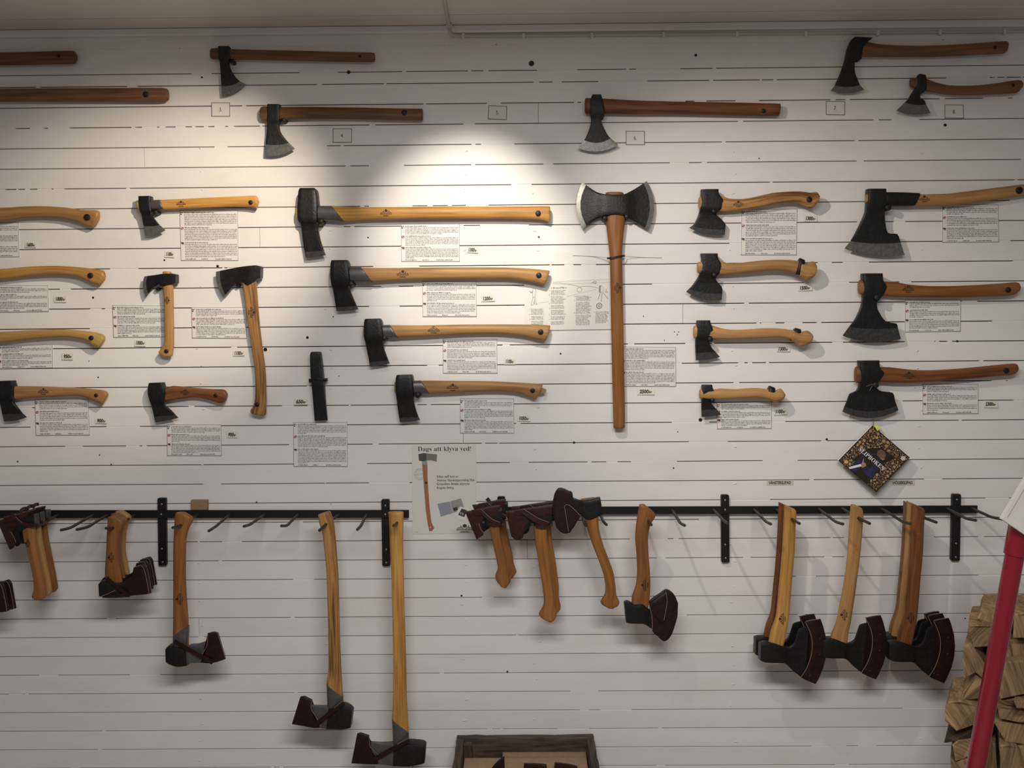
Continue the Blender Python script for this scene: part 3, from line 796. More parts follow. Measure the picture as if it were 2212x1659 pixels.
ta, _ = wall_axe('splitting hatchet with shiny collar, lowest of four stepped splitting axes', (875, 853),
         [(854, 824), (895, 823), (925, 822), (980, 822.5), (1050, 823), (1107, 825.5), (1150, 828), (1172, 830)], [(854, 848), (895, 850), (925, 850.5), (980, 848.5), (1050, 845), (1105, 846.5), (1133, 853), (1157, 862.5)],
         26, 'wood_tan', [(858, 810, 890, 809, 36), (856, 818, 893, 817, 42), (855.5, 845, 895, 845, 44), (857, 858, 894, 858, 30), (858.5, 872, 895, 872, 18), (861, 892, 900, 890, 10)],
         [(862.5, 903, 904, 900, 5), (864, 912, 907.5, 907, 2.5, 1)], s0=0.027, collar=([(892, 822.5), (900, 822), (909, 821.5)], [(892, 850), (909, 850.5), (928, 851)], 31), nails=[(1150.5, 844, 5.2, 0.044), (902, 854, 6.0, 0.044)], stamp=(978, 837, 26, 0.0))
head('cord_knot', [(1168, 838, 1166, 850, 10), (1175, 839, 1173, 850, 9), (1181, 842, 1178, 848, 6)], 0.024, 'string', ta)  # yellowish knot of cord just past the handle end

# -- double-bitted axe
t = thing('double_bit_axe', P(1328, 925, 0.022), 'tall upright double-bitted axe with bright cutting edges and long handle', 'axe', AXE_GROUP)
ho, geo = handle('handle', [(1308, 417), (1310, 440), (1311, 466), (1309, 480), (1312, 510), (1316, 545), (1317, 556), (1318, 600), (1319, 660), (1321.5, 780), (1324, 880), (1325, 924)],
                 [(1347, 417), (1348, 440), (1349, 466), (1350, 480), (1346.5, 510), (1344, 545), (1344, 556), (1345, 600), (1346, 660), (1348, 780), (1350, 880), (1350, 923)], 0.024, 26, 'wood_orange', t)
hd = head('head', [(1266, 400, 1267, 488, 5, -13), (1288, 415, 1286, 475, 13, -3), (1307, 420.5, 1303, 468, 30), (1328, 421, 1328, 466, 33), (1348, 420.5, 1352, 468, 30), (1371, 408.5, 1371, 479, 13, 3), (1390, 396, 1393, 492, 5, 12)], 0.024, 'forged_black', t)
head('cutting_edge', [(1266, 400, 1267, 488, 5, 13), (1258, 393, 1259.5, 496, 1.5, 14)], 0.024, 'ground_bright', hd)
head('cutting_edge', [(1390, 396, 1393, 492, 5, 12), (1397, 391, 1401, 497, 1.5, 14)], 0.024, 'ground_bright', hd)
ribbon('tie_cord', [(1311, 558, 0.022), (1320, 557.5, 0.038), (1335, 554.5, 0.0385), (1345, 553, 0.034), (1350, 552.5, 0.022)], 4.0, 1.8, 'nail_black', t)
ribbon('tie_cord', [(1311, 557, 0.018), (1280, 554, 0.002), (1238, 552, 0.0015)], 0.9, 0.6, 'ink_soft', t)
ribbon('tie_cord', [(1350, 553, 0.018), (1385, 556, 0.002), (1430, 557, 0.0015)], 0.9, 0.6, 'ink_soft', t)
emblem(1334, 622, 24, R90, geo, t)
nail(1307, 471, 5.0, 0.042); nail(1354.5, 468, 5.0, 0.042)

# -- carving axes column
wall_axe('carving axe with streaked curved handle, uppermost of four small carving axes', (1535, 455),
         [(1511, 425), (1556, 423), (1575, 428.5), (1604, 429.7), (1632, 425), (1668, 417), (1700, 414), (1728, 413.5), (1750, 416), (1764, 415), (1769, 422)], [(1511, 452), (1556, 457.5), (1575, 457), (1604, 454), (1632, 449.5), (1668, 443), (1700, 438), (1723, 438.5), (1738, 446), (1751, 450.5), (1763, 440)],
         24, 'wood_streaked', [(1514, 410, 1551, 409.5, 26), (1514, 420, 1552, 420, 28), (1513.5, 434, 1563, 435, 28), (1512, 450, 1558, 452, 26), (1510, 460, 1546, 462, 14), (1504, 475, 1558, 474, 8), (1499, 484, 1566.5, 484, 6)],
         [(1494, 488.5, 1566.5, 496, 4.5, 3), (1488.5, 492, 1565.5, 507.5, 1.5, 6)], s0=0.026, nails=[(1749, 430.5, 6.0, 0.056), (1543, 456, 4.5, 0.046)], stamp=(1595, 441, 23, -0.04), lean=0.016)
def knobbed(label, base, top, bot, hst, est, kt, kb, strap, nails, wm):
    t, geo = wall_axe(label, base, top, bot, 24, wm, hst, est, s0=0.026, nails=nails, lean=0.014, ex=3.0)
    handle('handle_knob', kt, kb, 0.042, 34, wm, t, ex=2.2)
    (a, b, c, d) = strap
    handle('hanging_strap', [a, b], [c, d], 0.040, 31, 'nail_black', t, ex=3.0, sub=2)
    return t
knobbed('carving axe with knob end and black strap, second of four small carving axes', (1535, 592),
        [(1508, 566), (1555, 563.5), (1569, 568), (1587, 569), (1614, 566), (1641, 563), (1677, 561), (1713, 562), (1738, 567)], [(1508, 590), (1553, 594), (1569, 593.5), (1587, 592), (1614, 590), (1641, 587), (1677, 585), (1710, 589), (1733, 601)],
        [(1513, 548, 1549.5, 548, 26), (1515, 558, 1550, 558, 28), (1515, 575, 1559.5, 576, 28), (1512, 588, 1554, 590, 26), (1508, 598, 1545, 602, 14), (1500, 610, 1551, 611, 8), (1494, 618, 1559.5, 621, 6)],
        [(1488, 624, 1560, 634, 4.5, 4), (1482, 630, 1559, 648, 1.5, 8)],
        [(1730, 566), (1742, 568), (1757, 564.5), (1763, 573)], [(1727, 597), (1736, 602), (1742, 607), (1755, 600)], ((1728, 557), (1737, 561), (1718, 593), (1726, 595.5)), [(1544, 594, 5.0, 0.046)], 'wood_tan')
knobbed('carving axe with knob end and straight-backed head, third of four small carving axes', (1520, 730),
        [(1500, 704), (1537, 703.5), (1547, 706), (1568, 711), (1590, 712.4), (1614, 711.5), (1650, 709), (1686, 709.7), (1720, 714.5)], [(1500, 731), (1537, 732), (1547, 732.5), (1568, 732.7), (1590, 732.3), (1614, 731.5), (1650, 730), (1682, 729.5), (1713, 735)],
        [(1505, 692, 1533, 692, 24), (1504.5, 702, 1535, 702, 27), (1503.5, 718, 1544, 718, 27), (1502.5, 728, 1540, 728, 24), (1502, 737, 1531, 737, 13), (1502, 751, 1537, 751, 8)],
        [(1502.5, 763, 1545.5, 760, 5), (1503, 778.5, 1555, 771, 1.5, 2)],
        [(1713, 713.5), (1729, 716.5), (1745, 714), (1755, 723)], [(1708, 735), (1722, 744), (1730, 749.5), (1746, 744)], ((1719, 708), (1729, 711), (1707, 735.5), (1716, 739)), [(1535, 733, 5.5, 0.046)], 'wood_tan')
knobbed('smallest carving axe with knob end, lowest of four, overlapping a text card', (1530, 862),
        [(1513, 841), (1541, 841), (1557, 839.2), (1587, 840.5), (1614, 838.6), (1634, 838), (1662, 841)], [(1513, 862), (1541, 862.5), (1557, 862.3), (1587, 860.8), (1614, 859.8), (1634, 859), (1657, 862)],
        [(1516, 831, 1537.5, 831, 22), (1515.5, 840, 1539, 840, 25), (1515, 852, 1546, 851, 25), (1515, 861, 1542, 861, 20), (1515, 867, 1534, 867, 11), (1515, 877, 1541, 877, 7)],
        [(1515, 886, 1548, 884, 4.5), (1515.5, 900.5, 1558, 896, 1.5, 1)],
        [(1660, 842), (1674, 844), (1686, 839), (1695, 850)], [(1655, 862), (1669, 868), (1676, 870.5), (1689, 864)], ((1663, 833), (1673, 837), (1654.5, 861.5), (1664, 864.5)), [(1540, 865, 4.5, 0.042)], 'wood_tan')

# -- broad axes at the right
t1, geo1 = wall_axe('large broad axe with riveted steel socket, uppermost of three on the right', (1890, 445),
         [(1873, 419), (1930, 419.5), (1986, 419.7), (2042, 418.5), (2079, 414.5), (2135, 407.6), (2191, 400.5), (2225, 397), (2232, 402)], [(1873, 441), (1930, 444), (1976, 446), (2042, 445), (2079, 442), (2135, 434), (2191, 425), (2220, 421), (2230, 415)],
         25, 'wood_tan', [(1872, 409, 1911.5, 409, 30), (1872, 425, 1912, 425, 34), (1871, 443, 1912, 445, 30), (1868, 460, 1910, 460, 18), (1860, 478, 1911, 478, 11), (1848, 502, 1917, 503, 8), (1843, 511, 1938, 506, 7)],
         [(1837, 521, 1945, 524, 5, 4), (1824, 537, 1954, 551, 1.5, 8)], s0=0.028, emat='ground_steel', nails=[(2203, 410.5, 7.5, 0.045), (1920, 448, 6.5, 0.050)], stamp=(1997, 430, 24, 0.0))
handle('steel_socket', [(1908, 415), (1948, 415.3), (1985, 417)], [(1908, 445.5), (1944, 446.5), (1972, 446)], 0.028, 31, 'forged_black', t1, ex=3.0)
wall_axe('large broad axe with long straight edge, middle of three on the right', (1885, 640),
         [(1857, 605), (1908, 608), (1935, 609), (1960, 614), (2005, 617.5), (2061, 617.5), (2117, 615), (2163, 612), (2195, 609.5), (2201.5, 616)], [(1857, 636), (1903, 639), (1935, 641.5), (1968, 642.5), (2010, 643), (2065, 643), (2117, 641.5), (2163, 640), (2186, 638), (2197, 631)],
         27, 'wood_orange', [(1861, 591, 1904, 591, 30), (1862, 606, 1905, 606, 34), (1863, 622, 1912.5, 620, 34), (1863, 638, 1904, 640, 28), (1862, 652, 1893, 653, 16), (1857, 668, 1895, 668, 11), (1848, 687, 1906, 687, 8), (1842, 696, 1916, 695.5, 7), (1838, 701, 1936, 699, 6)],
         [(1834, 706, 1939, 708, 4.5, 4), (1820, 725, 1946, 732, 1.5, 11)], s0=0.028, nails=[(2179, 626, 6.0, 0.046), (1896, 643, 6.5, 0.050)], stamp=(1962, 625, 26, 0.03))
t3, _ = wall_axe('broad axe with wide flared shoulders, lowest of three on the right', (1880, 820),
         [(1849, 792), (1900, 792.5), (1927, 793.7), (1958, 797.4), (1995, 799.7), (2042, 798), (2098, 793.7), (2154, 788), (2191, 785), (2197, 791)], [(1849, 827), (1898, 825), (1927, 827), (1960, 827), (2000, 825.5), (2050, 822), (2098, 818), (2150, 813), (2184, 810.5), (2193, 805)],
         27, 'wood_red', [(1854, 779, 1897, 778.5, 30), (1855, 795, 1898, 795, 34), (1856, 805, 1907.5, 806, 34), (1856, 820, 1898, 822, 26), (1854, 836, 1891, 836, 15), (1848, 845, 1903, 845, 10), (1835, 851, 1928, 848.5, 7), (1829, 867, 1933, 866, 6, 5)],
         [(1824, 878, 1937, 876, 4.5, 12), (1820, 889, 1940.5, 886, 1.5, 16)], s0=0.028, nails=[(2175, 800.5, 6.0, 0.046), (1893, 832, 6.5, 0.048)], stamp=(1964, 811, 26, 0.03))
ribbon('bent_wire', [(1872, 834.5, 0.0375), (1887, 828.5, 0.0385)], 1.1, 0.8, 'screw_zinc', t3)
ribbon('bent_wire', [(1887, 828.5, 0.0385), (1878, 844, 0.0355)], 1.3, 0.8, 'screw_zinc', t3)

# ------------------------------------------------------------------ printed cards
def info_card(label, corners, seed, s=0.0022, blocks=(5, 6, 6), wide=False, hidden=0):
    """laminated sheet with three blocks of small print, flags and a footer"""
    rng = random.Random(seed)
    card = slab('text_card', corners, 0.0006, s, 'paper_white', None)
    tag(card, label, 'card', 'laminated text cards between the axes')
    p = Print(corners, s)
    w, h = p.w, p.h
    for a0, b0, a1, b1 in ((0, 0, w, 0.9), (0, h - 1.2, w, h), (0, 0, 0.9, h), (w - 0.9, 0, w, h)):
        p.rect(a0, b0, a1, b1, 'laminate_edge_shade', 0.0002)  # grey frame paints the laminate edge together with the shadow outlining the card
    tot = sum(blocks) + len(blocks) + 3.2
    pitch = (h - 4) / tot
    b = 2.5 + pitch
    fl = []
    for bi, n in enumerate(blocks):
        fl.append(b)
        p.words(9.5, w - 3, b, 'ink', rng, x=min(1.5, pitch * 0.45), frac=rng.uniform(0.36, 0.58), wmul=1.0)
        b += pitch
        for k in range(n):
            p.words(9.5, w - 2.5, b, 'ink_grey', rng, x=min(1.45, pitch * 0.42), frac=1.0 if k < n - 1 else rng.uniform(0.15, 0.8))
            b += pitch
        b += pitch * 0.72
    for a, fr in ((9.5, 0.19), (0.36 * w, 0.12), (0.60 * w, 0.28)):
        p.words(a, w, h - 2.6, 'ink', rng, x=1.4, frac=fr * w / (w - a), wmul=1.0)
    p.build('printed_text', card)
    for bi, b in enumerate(fl):
        q = Print(corners, s)
        if bi == 0:
            q.rect(1.2, b - 2, 3.4, b + 0.6, 'ink'); q.rect(4.6, b - 2, 6.2, b + 0.6, 'ink'); q.rect(1.2, b + 1.6, 4.2, b + 4, 'ink')
        elif bi == 1:
            q.rect(1.2, b - 2, 7.4, b + 3.4, 'print_red')
            q.line([(1.2, b - 2), (7.4, b + 3.4)], 0.9, 'print_white', 0.0005); q.line([(7.4, b - 2), (1.2, b + 3.4)], 0.9, 'print_white', 0.0005)
            q.rect(5.0, b - 1.6, 6.8, b - 0.2, 'print_blue', 0.0006); q.rect(1.8, b + 1.4, 3.4, b + 3.0, 'print_blue', 0.0006)
            q.rect(3.7, b - 2, 4.9, b + 3.4, 'print_red', 0.0007)
        else:
            q.poly([(1.2, b - 2), (1.2, b + 0.2), (7.4, b + 1.2), (7.4, b - 1.6)], 'ink')
            q.poly([(1.2, b + 0.2), (2.0, b + 1.6), (7.4, b + 2.6), (7.4, b + 1.2)], 'print_red')
            q.poly([(2.0, b + 1.6), (3.4, b + 3.2), (7.2, b + 3.8), (7.4, b + 2.6)], 'print_gold')
        q.build('printed_flag', card)
    return card

CARDS = [
 ('text card cut by the left edge, under the uppermost curved handle', [(-80, 482), (40, 481), (42, 555), (-78, 557)], (4, 5, 5)),
 ('text card cut by the left edge, under the middle curved handle', [(-15, 616), (104, 616.5), (105.5, 673), (-14, 675)], (3, 3, 4)),
 ('text card at the left edge under the pale yellow handle', [(-5, 746), (113.5, 744), (114.5, 795), (-5, 797)], (3, 3, 3)),
 ('text card below the hatchet whose head the left edge cuts', [(75, 863), (191, 862), (194, 940), (77.5, 941)], (4, 5, 5)),
 ('text card hanging from the handle of the small splitting hatchet', [(388, 454), (514, 454), (515, 563), (391, 563)], (7, 7, 8)),
 ('text card crossed by the handle of the small upright hatchet', [(243, 659), (360, 660), (361, 728), (245, 729)], (4, 4, 5)),
 ('text card left of the tall upright forest axe handle', [(413.5, 664), (532, 663), (532.5, 731.5), (415, 730.5)], (4, 4, 5)),
 ('text card under the short hatchet with dark handle', [(360.6, 917), (478, 917), (479, 985), (361, 984.6)], (4, 5, 6)),
 ('tall text card under the black splitting wedge', [(633.6, 911.7), (750, 911.7), (751, 1008), (634, 1008)], (6, 7, 9)),
 ('brightly lit text card under the longest splitting maul', [(865.7, 484), (993, 483.7), (993, 565), (867, 565)], (5, 6, 7)),
 ('text card under the second stepped splitting axe', [(912, 608), (1029, 608), (1030, 684), (913, 684)], (4, 5, 6)),
 ('text card under the third stepped splitting axe', [(956.5, 732), (1073.6, 732), (1074.5, 806.6), (956.8, 806.6)], (4, 5, 6)),
 ('text card under the lowest stepped splitting hatchet', [(993.8, 861), (1110, 861), (1110.6, 936), (994, 936)], (4, 5, 6)),
 ('glossy text card right of the double-bitted axe handle', [(1342, 748.6), (1460, 749.5), (1460.4, 835), (1343, 835)], (6, 6, 7)),
 ('tall text card under the uppermost carving axe', [(1602, 452), (1722, 451.5), (1720.5, 551), (1600.5, 551)], (6, 6, 7)),
 ('text card under the smallest carving axe', [(1548, 869.8), (1666.5, 868), (1667, 926), (1549, 927)], (3, 4, 4)),
 ('text card under the broad axe with steel socket', [(2035.6, 442.4), (2156.6, 441.5), (2157.5, 523), (2036, 524)], (4, 5, 6)),
 ('text card under the handle of the middle broad axe', [(1955.5, 648), (2075.6, 646.7), (2074.7, 716), (1954.6, 717.7)], (3, 4, 5)),
 ('text card under the handle of the flared broad axe', [(1993, 830), (2113, 829.5), (2113.4, 893.7), (1993, 894.6)], (3, 4, 4)),
]
for i, (lb, c, bl) in enumerate(CARDS):
    info_card(lb, c, 100 + i, blocks=bl)

# price tags in handwriting
def price_tag(label, txt, cx, cy, w, h, rot=0.0, curl=0.004):
    ca, sa = math.cos(rot), math.sin(rot)
    cs = [(cx + a * ca - b * sa, cy + a * sa + b * ca) for a, b in ((-w / 2, -h / 2), (w / 2, -h / 2), (w / 2, h / 2), (-w / 2, h / 2))]
    ss = [0.0012, 0.0012, 0.0012 + curl, 0.0012 + curl * 0.6]
    o = slab('price_tag', cs, [0.0004, 0.0004, 0.0004 + curl, 0.0004 + curl * 0.6], ss, 'paper_tag', None)
    tag(o, label, 'tag', 'handwritten price tags on the wall')
    p = Print(cs, ss)
    p.text(txt[:-2], w * 0.13, h * 0.5 + 3.3, w * 0.52, 7.4, 'ink', False, 0.045, shear=0.12)
    p.text('kr', w * 0.66, h * 0.5 + 3.0, w * 0.20, 5.0, 'ink', False, 0.045, shear=0.2)
    p.build('handwriting', o)
PR = [('1600 kr price tag below the uppermost curved handle at the left edge', '1600kr', 66.5, 529, 24, 12, 0), ('1000 kr price tag below the middle curved handle at the left edge', '1000kr', 130.5, 646, 27, 14, 0),
      ('950 kr price tag below the pale yellow handle', '950kr', 146, 770, 24, 14, 0), ('900 kr price tag right of the card under the left edge hatchet', '900kr', 218.5, 909, 25, 11, 0.02),
      ('1100 kr price tag left of the card under the small splitting hatchet', '1100kr', 366.5, 549, 21, 14, 0.03), ('1000 kr price tag left of the small upright hatchet handle', '1000kr', 303, 741, 25, 14, 0.02),
      ('1100 kr price tag left of the tall upright forest axe', '1100kr', 516, 763, 25, 11, -0.03), ('900 kr price tag right of the card under the short dark hatchet', '900kr', 501, 939, 23, 13, 0.02),
      ('650 kr price tag left of the splitting wedge', '650kr', 650, 868, 29, 12, 0.02), ('1300 kr price tag under the longest splitting maul', '1300kr', 1021, 540, 24, 12, 0.05),
      ('1200 kr price tag under the second stepped splitting axe', '1200kr', 1054, 645, 29, 12, -0.05), ('1100 kr price tag under the third stepped splitting axe', '1100kr', 1101, 781, 23, 13, 0),
      ('1050 kr price tag under the lowest stepped splitting hatchet', '1050kr', 1132, 904, 28, 12, 0.02), ('2500 kr price tag under the glossy card by the double-bitted axe', '2500kr', 1395, 846, 37, 13, 0),
      ('1300 kr price tag right of the card under the uppermost carving axe', '1300kr', 1751, 472, 28, 13, 0.03), ('1500 kr price tag under the second carving axe', '1500kr', 1739, 622, 30, 12, -0.06),
      ('1300 kr price tag under the third carving axe', '1300kr', 1692, 754, 28, 11, 0), ('1100 kr price tag right of the card under the smallest carving axe', '1100kr', 1686, 889, 29, 14, -0.05),
      ('2300 kr price tag right of the card under the flared broad axe', '2300kr', 2140, 873, 30, 15, 0.02)]
for a in PR: price_tag(*a)

def word_slip(label, txt, cx, cy, w, h):
    cs = [(cx - w / 2, cy - h / 2), (cx + w / 2, cy - h / 2 - 0.6), (cx + w / 2, cy + h / 2 - 0.6), (cx - w / 2, cy + h / 2)]
    o = slab('word_slip', cs, 0.0004, 0.0012, 'paper_beige', None)
    tag(o, label, 'label', 'paper slips above the rack')
    p = Print(cs, 0.0012)
    p.text(txt, w * 0.07, h * 0.5 + 2.9, w * 0.84, 6.0, 'ink', False, 0.03, shear=-0.05)
    p.build('handwriting', o)
word_slip('paper slip lettered VÄNSTERSLIPAD above the right rack', 'VÄNSTERSLIPAD', 1685, 1043, 57, 11)
word_slip('paper slip lettered HÖGERSLIPAD beside the diamond-hung book', 'HÖGERSLIPAD', 1951, 1043, 50, 11)

def number_card(num, cs, lb):
    o = slab('number_card', cs, 0.0006, 0.0020, 'paper_matt', None)
    tag(o, lb, 'card', 'numbered cards by the old axes')
    p = Print(cs, 0.0020)
    w, h = p.w, p.h
    for a0, b0, a1, b1 in ((0, 0, w, 1.3), (0, h - 1.3, w, h), (0, 0, 1.3, h), (w - 1.3, 0, w, h)):
        p.rect(a0, b0, a1, b1, 'ink_grey', 0.0003)
    vs, fs, tw = text2d(num + '.', True, 0.0)
    p.text(num + '.', w * 0.5, h * 0.5 + 4.3, tw * 8.6 / 0.70 * 0.82, 8.6, 'ink', True, 0.0, centre=True)
    p.build('printed_number', o)
number_card('3', [(456.5, 221.5), (496.5, 221.5), (497, 251.6), (456.8, 251.6)], 'number card under the old bearded axe near the top left')
number_card('4', [(719, 277.5), (760, 277.5), (760, 308), (719, 308)], 'number card under the bored straight handle')
number_card('5', [(1055, 227.5), (1095, 229), (1094.7, 259), (1054, 257.5)], 'number card alone between two old axes, no axe beside it')
number_card('6', [(1352, 282.7), (1392.5, 283), (1392.8, 313.3), (1352, 313)], 'number card right of the broad-flared old axe head')
number_card('7', [(1784, 218.5), (1825, 218.7), (1825, 248.7), (1784, 248)], 'number card under the spike-backed old axe')
number_card('8', [(2040.5, 226), (2081.5, 226.5), (2082, 256), (2040.5, 255.5)], 'number card under the small hooked old axe handle, furthest right')

# ------------------------------------------------------------------ poster
pc = [(890, 961), (1029, 960), (1028.5, 1152), (891, 1154)]
poster = slab('poster', pc, 0.0005, 0.0014, 'paper_poster', None)
tag(poster, 'pale poster titled Dags att klyva ved with a printed splitting axe', 'poster')
def local(pts): return [(x - 890, y - 960.5) for x, y in pts]
p = Print(pc, 0.0014, (139, 192.5))
p.text('Dags att klyva ved!', 12.5, 13.6, 115, 9.8, 'ink', True, -0.005)
p.build('printed_title', poster)
p = Print(pc, 0.0014, (139, 192.5))
p.poly(local([(903.6, 980.5), (905, 995), (912, 996), (921, 994.5), (921, 979), (915, 978.3)])[::1], 'print_steel')
p.poly(local([(921, 979), (921, 994.5), (931, 994.2), (938, 996), (943.2, 997.5), (944, 981.5), (932, 980.2)]), 'print_steel_light')
p.poly(local([(911, 995.5), (911.5, 1004), (923, 1005), (922.5, 994.5)]), 'print_bluegrey')
L_ = [(911.5, 1003.5), (914, 1030), (916, 1060), (919, 1100), (923, 1130), (926.8, 1147)]
R_ = [(923, 1003.5), (923.3, 1030), (925, 1060), (928, 1100), (931.5, 1128), (937.5, 1140)]
for a, b, c, d in zip(L_, L_[1:], R_[1:], R_):
    p.poly(local([a, b, c, d]), 'print_handle')
p.poly(local([(926.8, 1147), (932.5, 1147), (937.5, 1140)]), 'print_handle')
p.disc(929.5 - 890, 1138.5 - 960.5, 1.3, 'paper_poster', lift=0.0007)
p.disc(920 - 890, 1042.5 - 960.5, 2.3, 'stamp_ink', lift=0.0007)
p.build('printed_axe', poster)
p = Print(pc, 0.0014, (139, 192.5))
p.ring(907 - 890, 1024 - 960.5, 12, 0.8, 'print_bluegrey', lift=0.0002); p.ring(907 - 890, 1024 - 960.5, 9, 0.6, 'print_bluegrey', lift=0.0002)
p.poly(local([(893, 1022), (893.5, 1028.5), (912, 1025.5), (911.5, 1019)]), 'paper_poster', 0.00025)
p.text('BÄST I TEST', 895 - 890, 1027.3 - 960.5, 22, 3.6, 'print_bluegrey', False, 0.01, rot=-0.12, lift=0.00028)
p.build('printed_stamp', poster)
p = Print(pc, 0.0014, (139, 192.5))
for k, (tx, ww) in enumerate((('Efter tuff test av', 47), ('Statens Maskinprovning fick', 82), ('Gränsfors Bruks klyvyxa', 71), ('högsta betyg.', 38))):
    p.text(tx, 943.5 - 890, 1031.8 + 7.95 * k - 960.5, ww, 5.1, 'ink', True, 0.0)
p.build('printed_text', poster)
p = Print(pc, 0.0014, (139, 192.5))
p.poly(local([(944.5, 1088), (952, 1116), (978, 1108.5), (971.5, 1083.5)]), 'print_bluegrey')
p.poly(local([(972.3, 1083), (978.5, 1108.3), (1004, 1101), (996, 1077)]), 'print_greypaper')
p.poly(local([(978, 1098), (980.5, 1104.5), (989, 1102), (987.5, 1095)]), 'ink', 0.0006)
p.poly(local([(993.5, 1094.5), (980.5, 1116), (1006, 1127), (1014, 1100)]), 'print_white', 0.0007)
p.poly(local([(997.5, 1099), (989.5, 1112.5), (1003, 1117.5), (1009, 1103)]), 'ink', 0.0009)
p.text('EX', 993 - 890, 1110.5 - 960.5, 9, 4.5, 'print_white', True, 0, rot=0.38, lift=0.0011)
p.build('printed_leaflets', poster)
p = Print(pc, 0.0014, (139, 192.5))
V_, F_ = EMB
i0 = len(p.v); mi = p.mi('ink')
p.v += [p.pt(1004 - 890 + x * 37, 1142.5 - 960.5 - yy * 30, 0.0005) for x, yy in V_]
for f in F_: p.f.append(tuple(i0 + k for k in f)); p.m.append(mi)
p.words(992 - 890, 1018 - 890, 1151 - 960.5, 'ink_grey', random.Random(5), x=1.2)
p.words(896 - 890, 903 - 890, 1149 - 960.5, 'ink_soft', random.Random(6), x=1.0)
p.build('printed_logo', poster)

# ------------------------------------------------------------------ instruction sheet with line drawings
ic = [(1132, 606), (1328, 602), (1322, 711), (1134, 714)]
sheet = slab('instruction_sheet', ic, [0.0006, 0.0006, 0.004, 0.004], [0.0013, 0.0013, 0.0047, 0.0047], 'paper_matt', None)
tag(sheet, 'cream instruction sheet with line drawings behind the double-bitted axe handle', 'sheet')
p = Print(ic, [0.0013, 0.0013, 0.0047, 0.0047], (194, 110))
rg = random.Random(44)
def sx(v): return (v / 10.05) - 2.0
def sy(v): return (v / 10.05) - 14.5
def S(pts): return [(sx(a), sy(b)) for a, b in pts]
for (a0, a1, b0, n, brk) in ((165, 480, 790, 11, (4, 7)), (600, 930, 390, 24, (3, 9, 12, 16, 19)), (1150, 1490, 525, 21, (3, 12)), (1590, 1890, 880, 9, ())):
    b = b0
    for k in range(n):
        if b > 1160: break
        p.words(sx(a0), sx(a1), sy(b), 'ink_soft', rg, x=1.5, frac=rg.uniform(0.8, 1.0))
        if k in brk or k == 0:
            p.words(sx(a0) - 4, sx(a0) - 1.5, sy(b), 'ink_soft', rg, x=1.4)
        b += 29 if k not in brk else 50
p.words(sx(600), sx(940), sy(335), 'ink_grey', rg, x=2.0, wmul=1.4)
man = [[(215, 310), (205, 380), (200, 440), (205, 520), (255, 515), (265, 440), (275, 380), (250, 320)], [(205, 520), (195, 580), (170, 650), (165, 690), (215, 690), (240, 585), (230, 520)],
       [(240, 585), (235, 640), (240, 675), (300, 680), (270, 640), (265, 560), (255, 515)], [(205, 380), (170, 410), (140, 385)], [(205, 400), (175, 420), (145, 400)], [(140, 375), (165, 420)]]
for ln in man: p.line(S(ln), 0.65, 'ink_grey')
rope = [(640, 215), (780, 215), (920, 240), (1060, 265), (1160, 290), (1230, 320), (1270, 360), (1265, 405), (1220, 425), (1170, 405), (1165, 350), (1210, 315), (1300, 300), (1420, 300), (1540, 320), (1620, 345)]
p.line(S(rope), 0.6, 'ink_grey')
for ln in ([(640, 250), (1130, 238), (1480, 232), (1880, 225)], [(640, 190), (1100, 180), (1880, 150)], [(330, 645), (560, 625)], [(950, 520), (1300, 430), (1580, 370)]): p.line(S(ln), 0.35, 'ink_soft')
for ln in ([(1650, 290), (1640, 360), (1655, 440), (1690, 440), (1735, 420), (1735, 350), (1700, 290), (1650, 290)], [(1675, 450), (1625, 600)], [(1710, 450), (1700, 650)], [(1725, 440), (1850, 585)], [(1800, 360), (1795, 435)], [(1770, 435), (1840, 435)]):
    p.line(S(ln), 1.1 if len(ln) == 2 else 0.6, 'ink_soft')
for bb in (300, 325, 350, 375, 400, 425): p.line(S([(1640, bb), (1680, bb + 8)]), 1.6, 'ink_grey')
p.line(S([(1460, 240), (1510, 210), (1540, 190), (1575, 205), (1570, 245), (1530, 240), (1510, 210)]), 0.8, 'ink_grey')
p.ring(sx(1660), sy(735), 5.9, 1.2, 'ink'); p.ring(sx(1660), sy(735), 2.5, 1.0, 'ink')
p.build('printed_drawing', sheet)

# ------------------------------------------------------------------ book hung by one corner
bc = [(1885, 920), (1964.4, 988.4), (1892.8, 1063), (1811.7, 995)]                # local tl, tr, br, bl
bs = [0.016, 0.034, 0.050, 0.034]
book = thing('hanging_book', P(1892, 1063, 0.045), 'square book titled SLIPBOKEN hung by a corner below the flared broad axe', 'book')
slab('pages', bc, [s - 0.010 for s in bs], [s - 0.0006 for s in bs], 'paper_matt', book)
def grow(c, k):
    mx = sum(q[0] for q in c) / 4; my = sum(q[1] for q in c) / 4
    return [(mx + (x - mx) * k, my + (y_ - my) * k) for x, y_ in c]
cover = slab('front_cover', grow(bc, 1.012), [s - 0.0006 for s in bs], bs, 'cover_dark', book)
slab('back_cover', grow(bc, 1.012), [s - 0.012 for s in bs], [s - 0.010 for s in bs], 'cover_dark', book)
p = Print(bc, bs, (100, 100))
rb = random.Random(21)
pts = []
for tries in range(16000):
    a, b = rb.uniform(2, 98), rb.uniform(2, 98)
    r = rb.uniform(2.4, 4.6) if tries < 1500 else rb.uniform(1.1, 2.4)
    if 26 < a < 76 and 44 < b: continue
    if 42 < a < 64 and 20 < b < 50: continue
    if all((a - q[0]) ** 2 + (b - q[1]) ** 2 > (r * 0.86 + q[2] * 0.86) ** 2 for q in pts) and r < a < 100 - r and r < b < 100 - r:
        pts.append((a, b, r))
    if len(pts) > 420: break
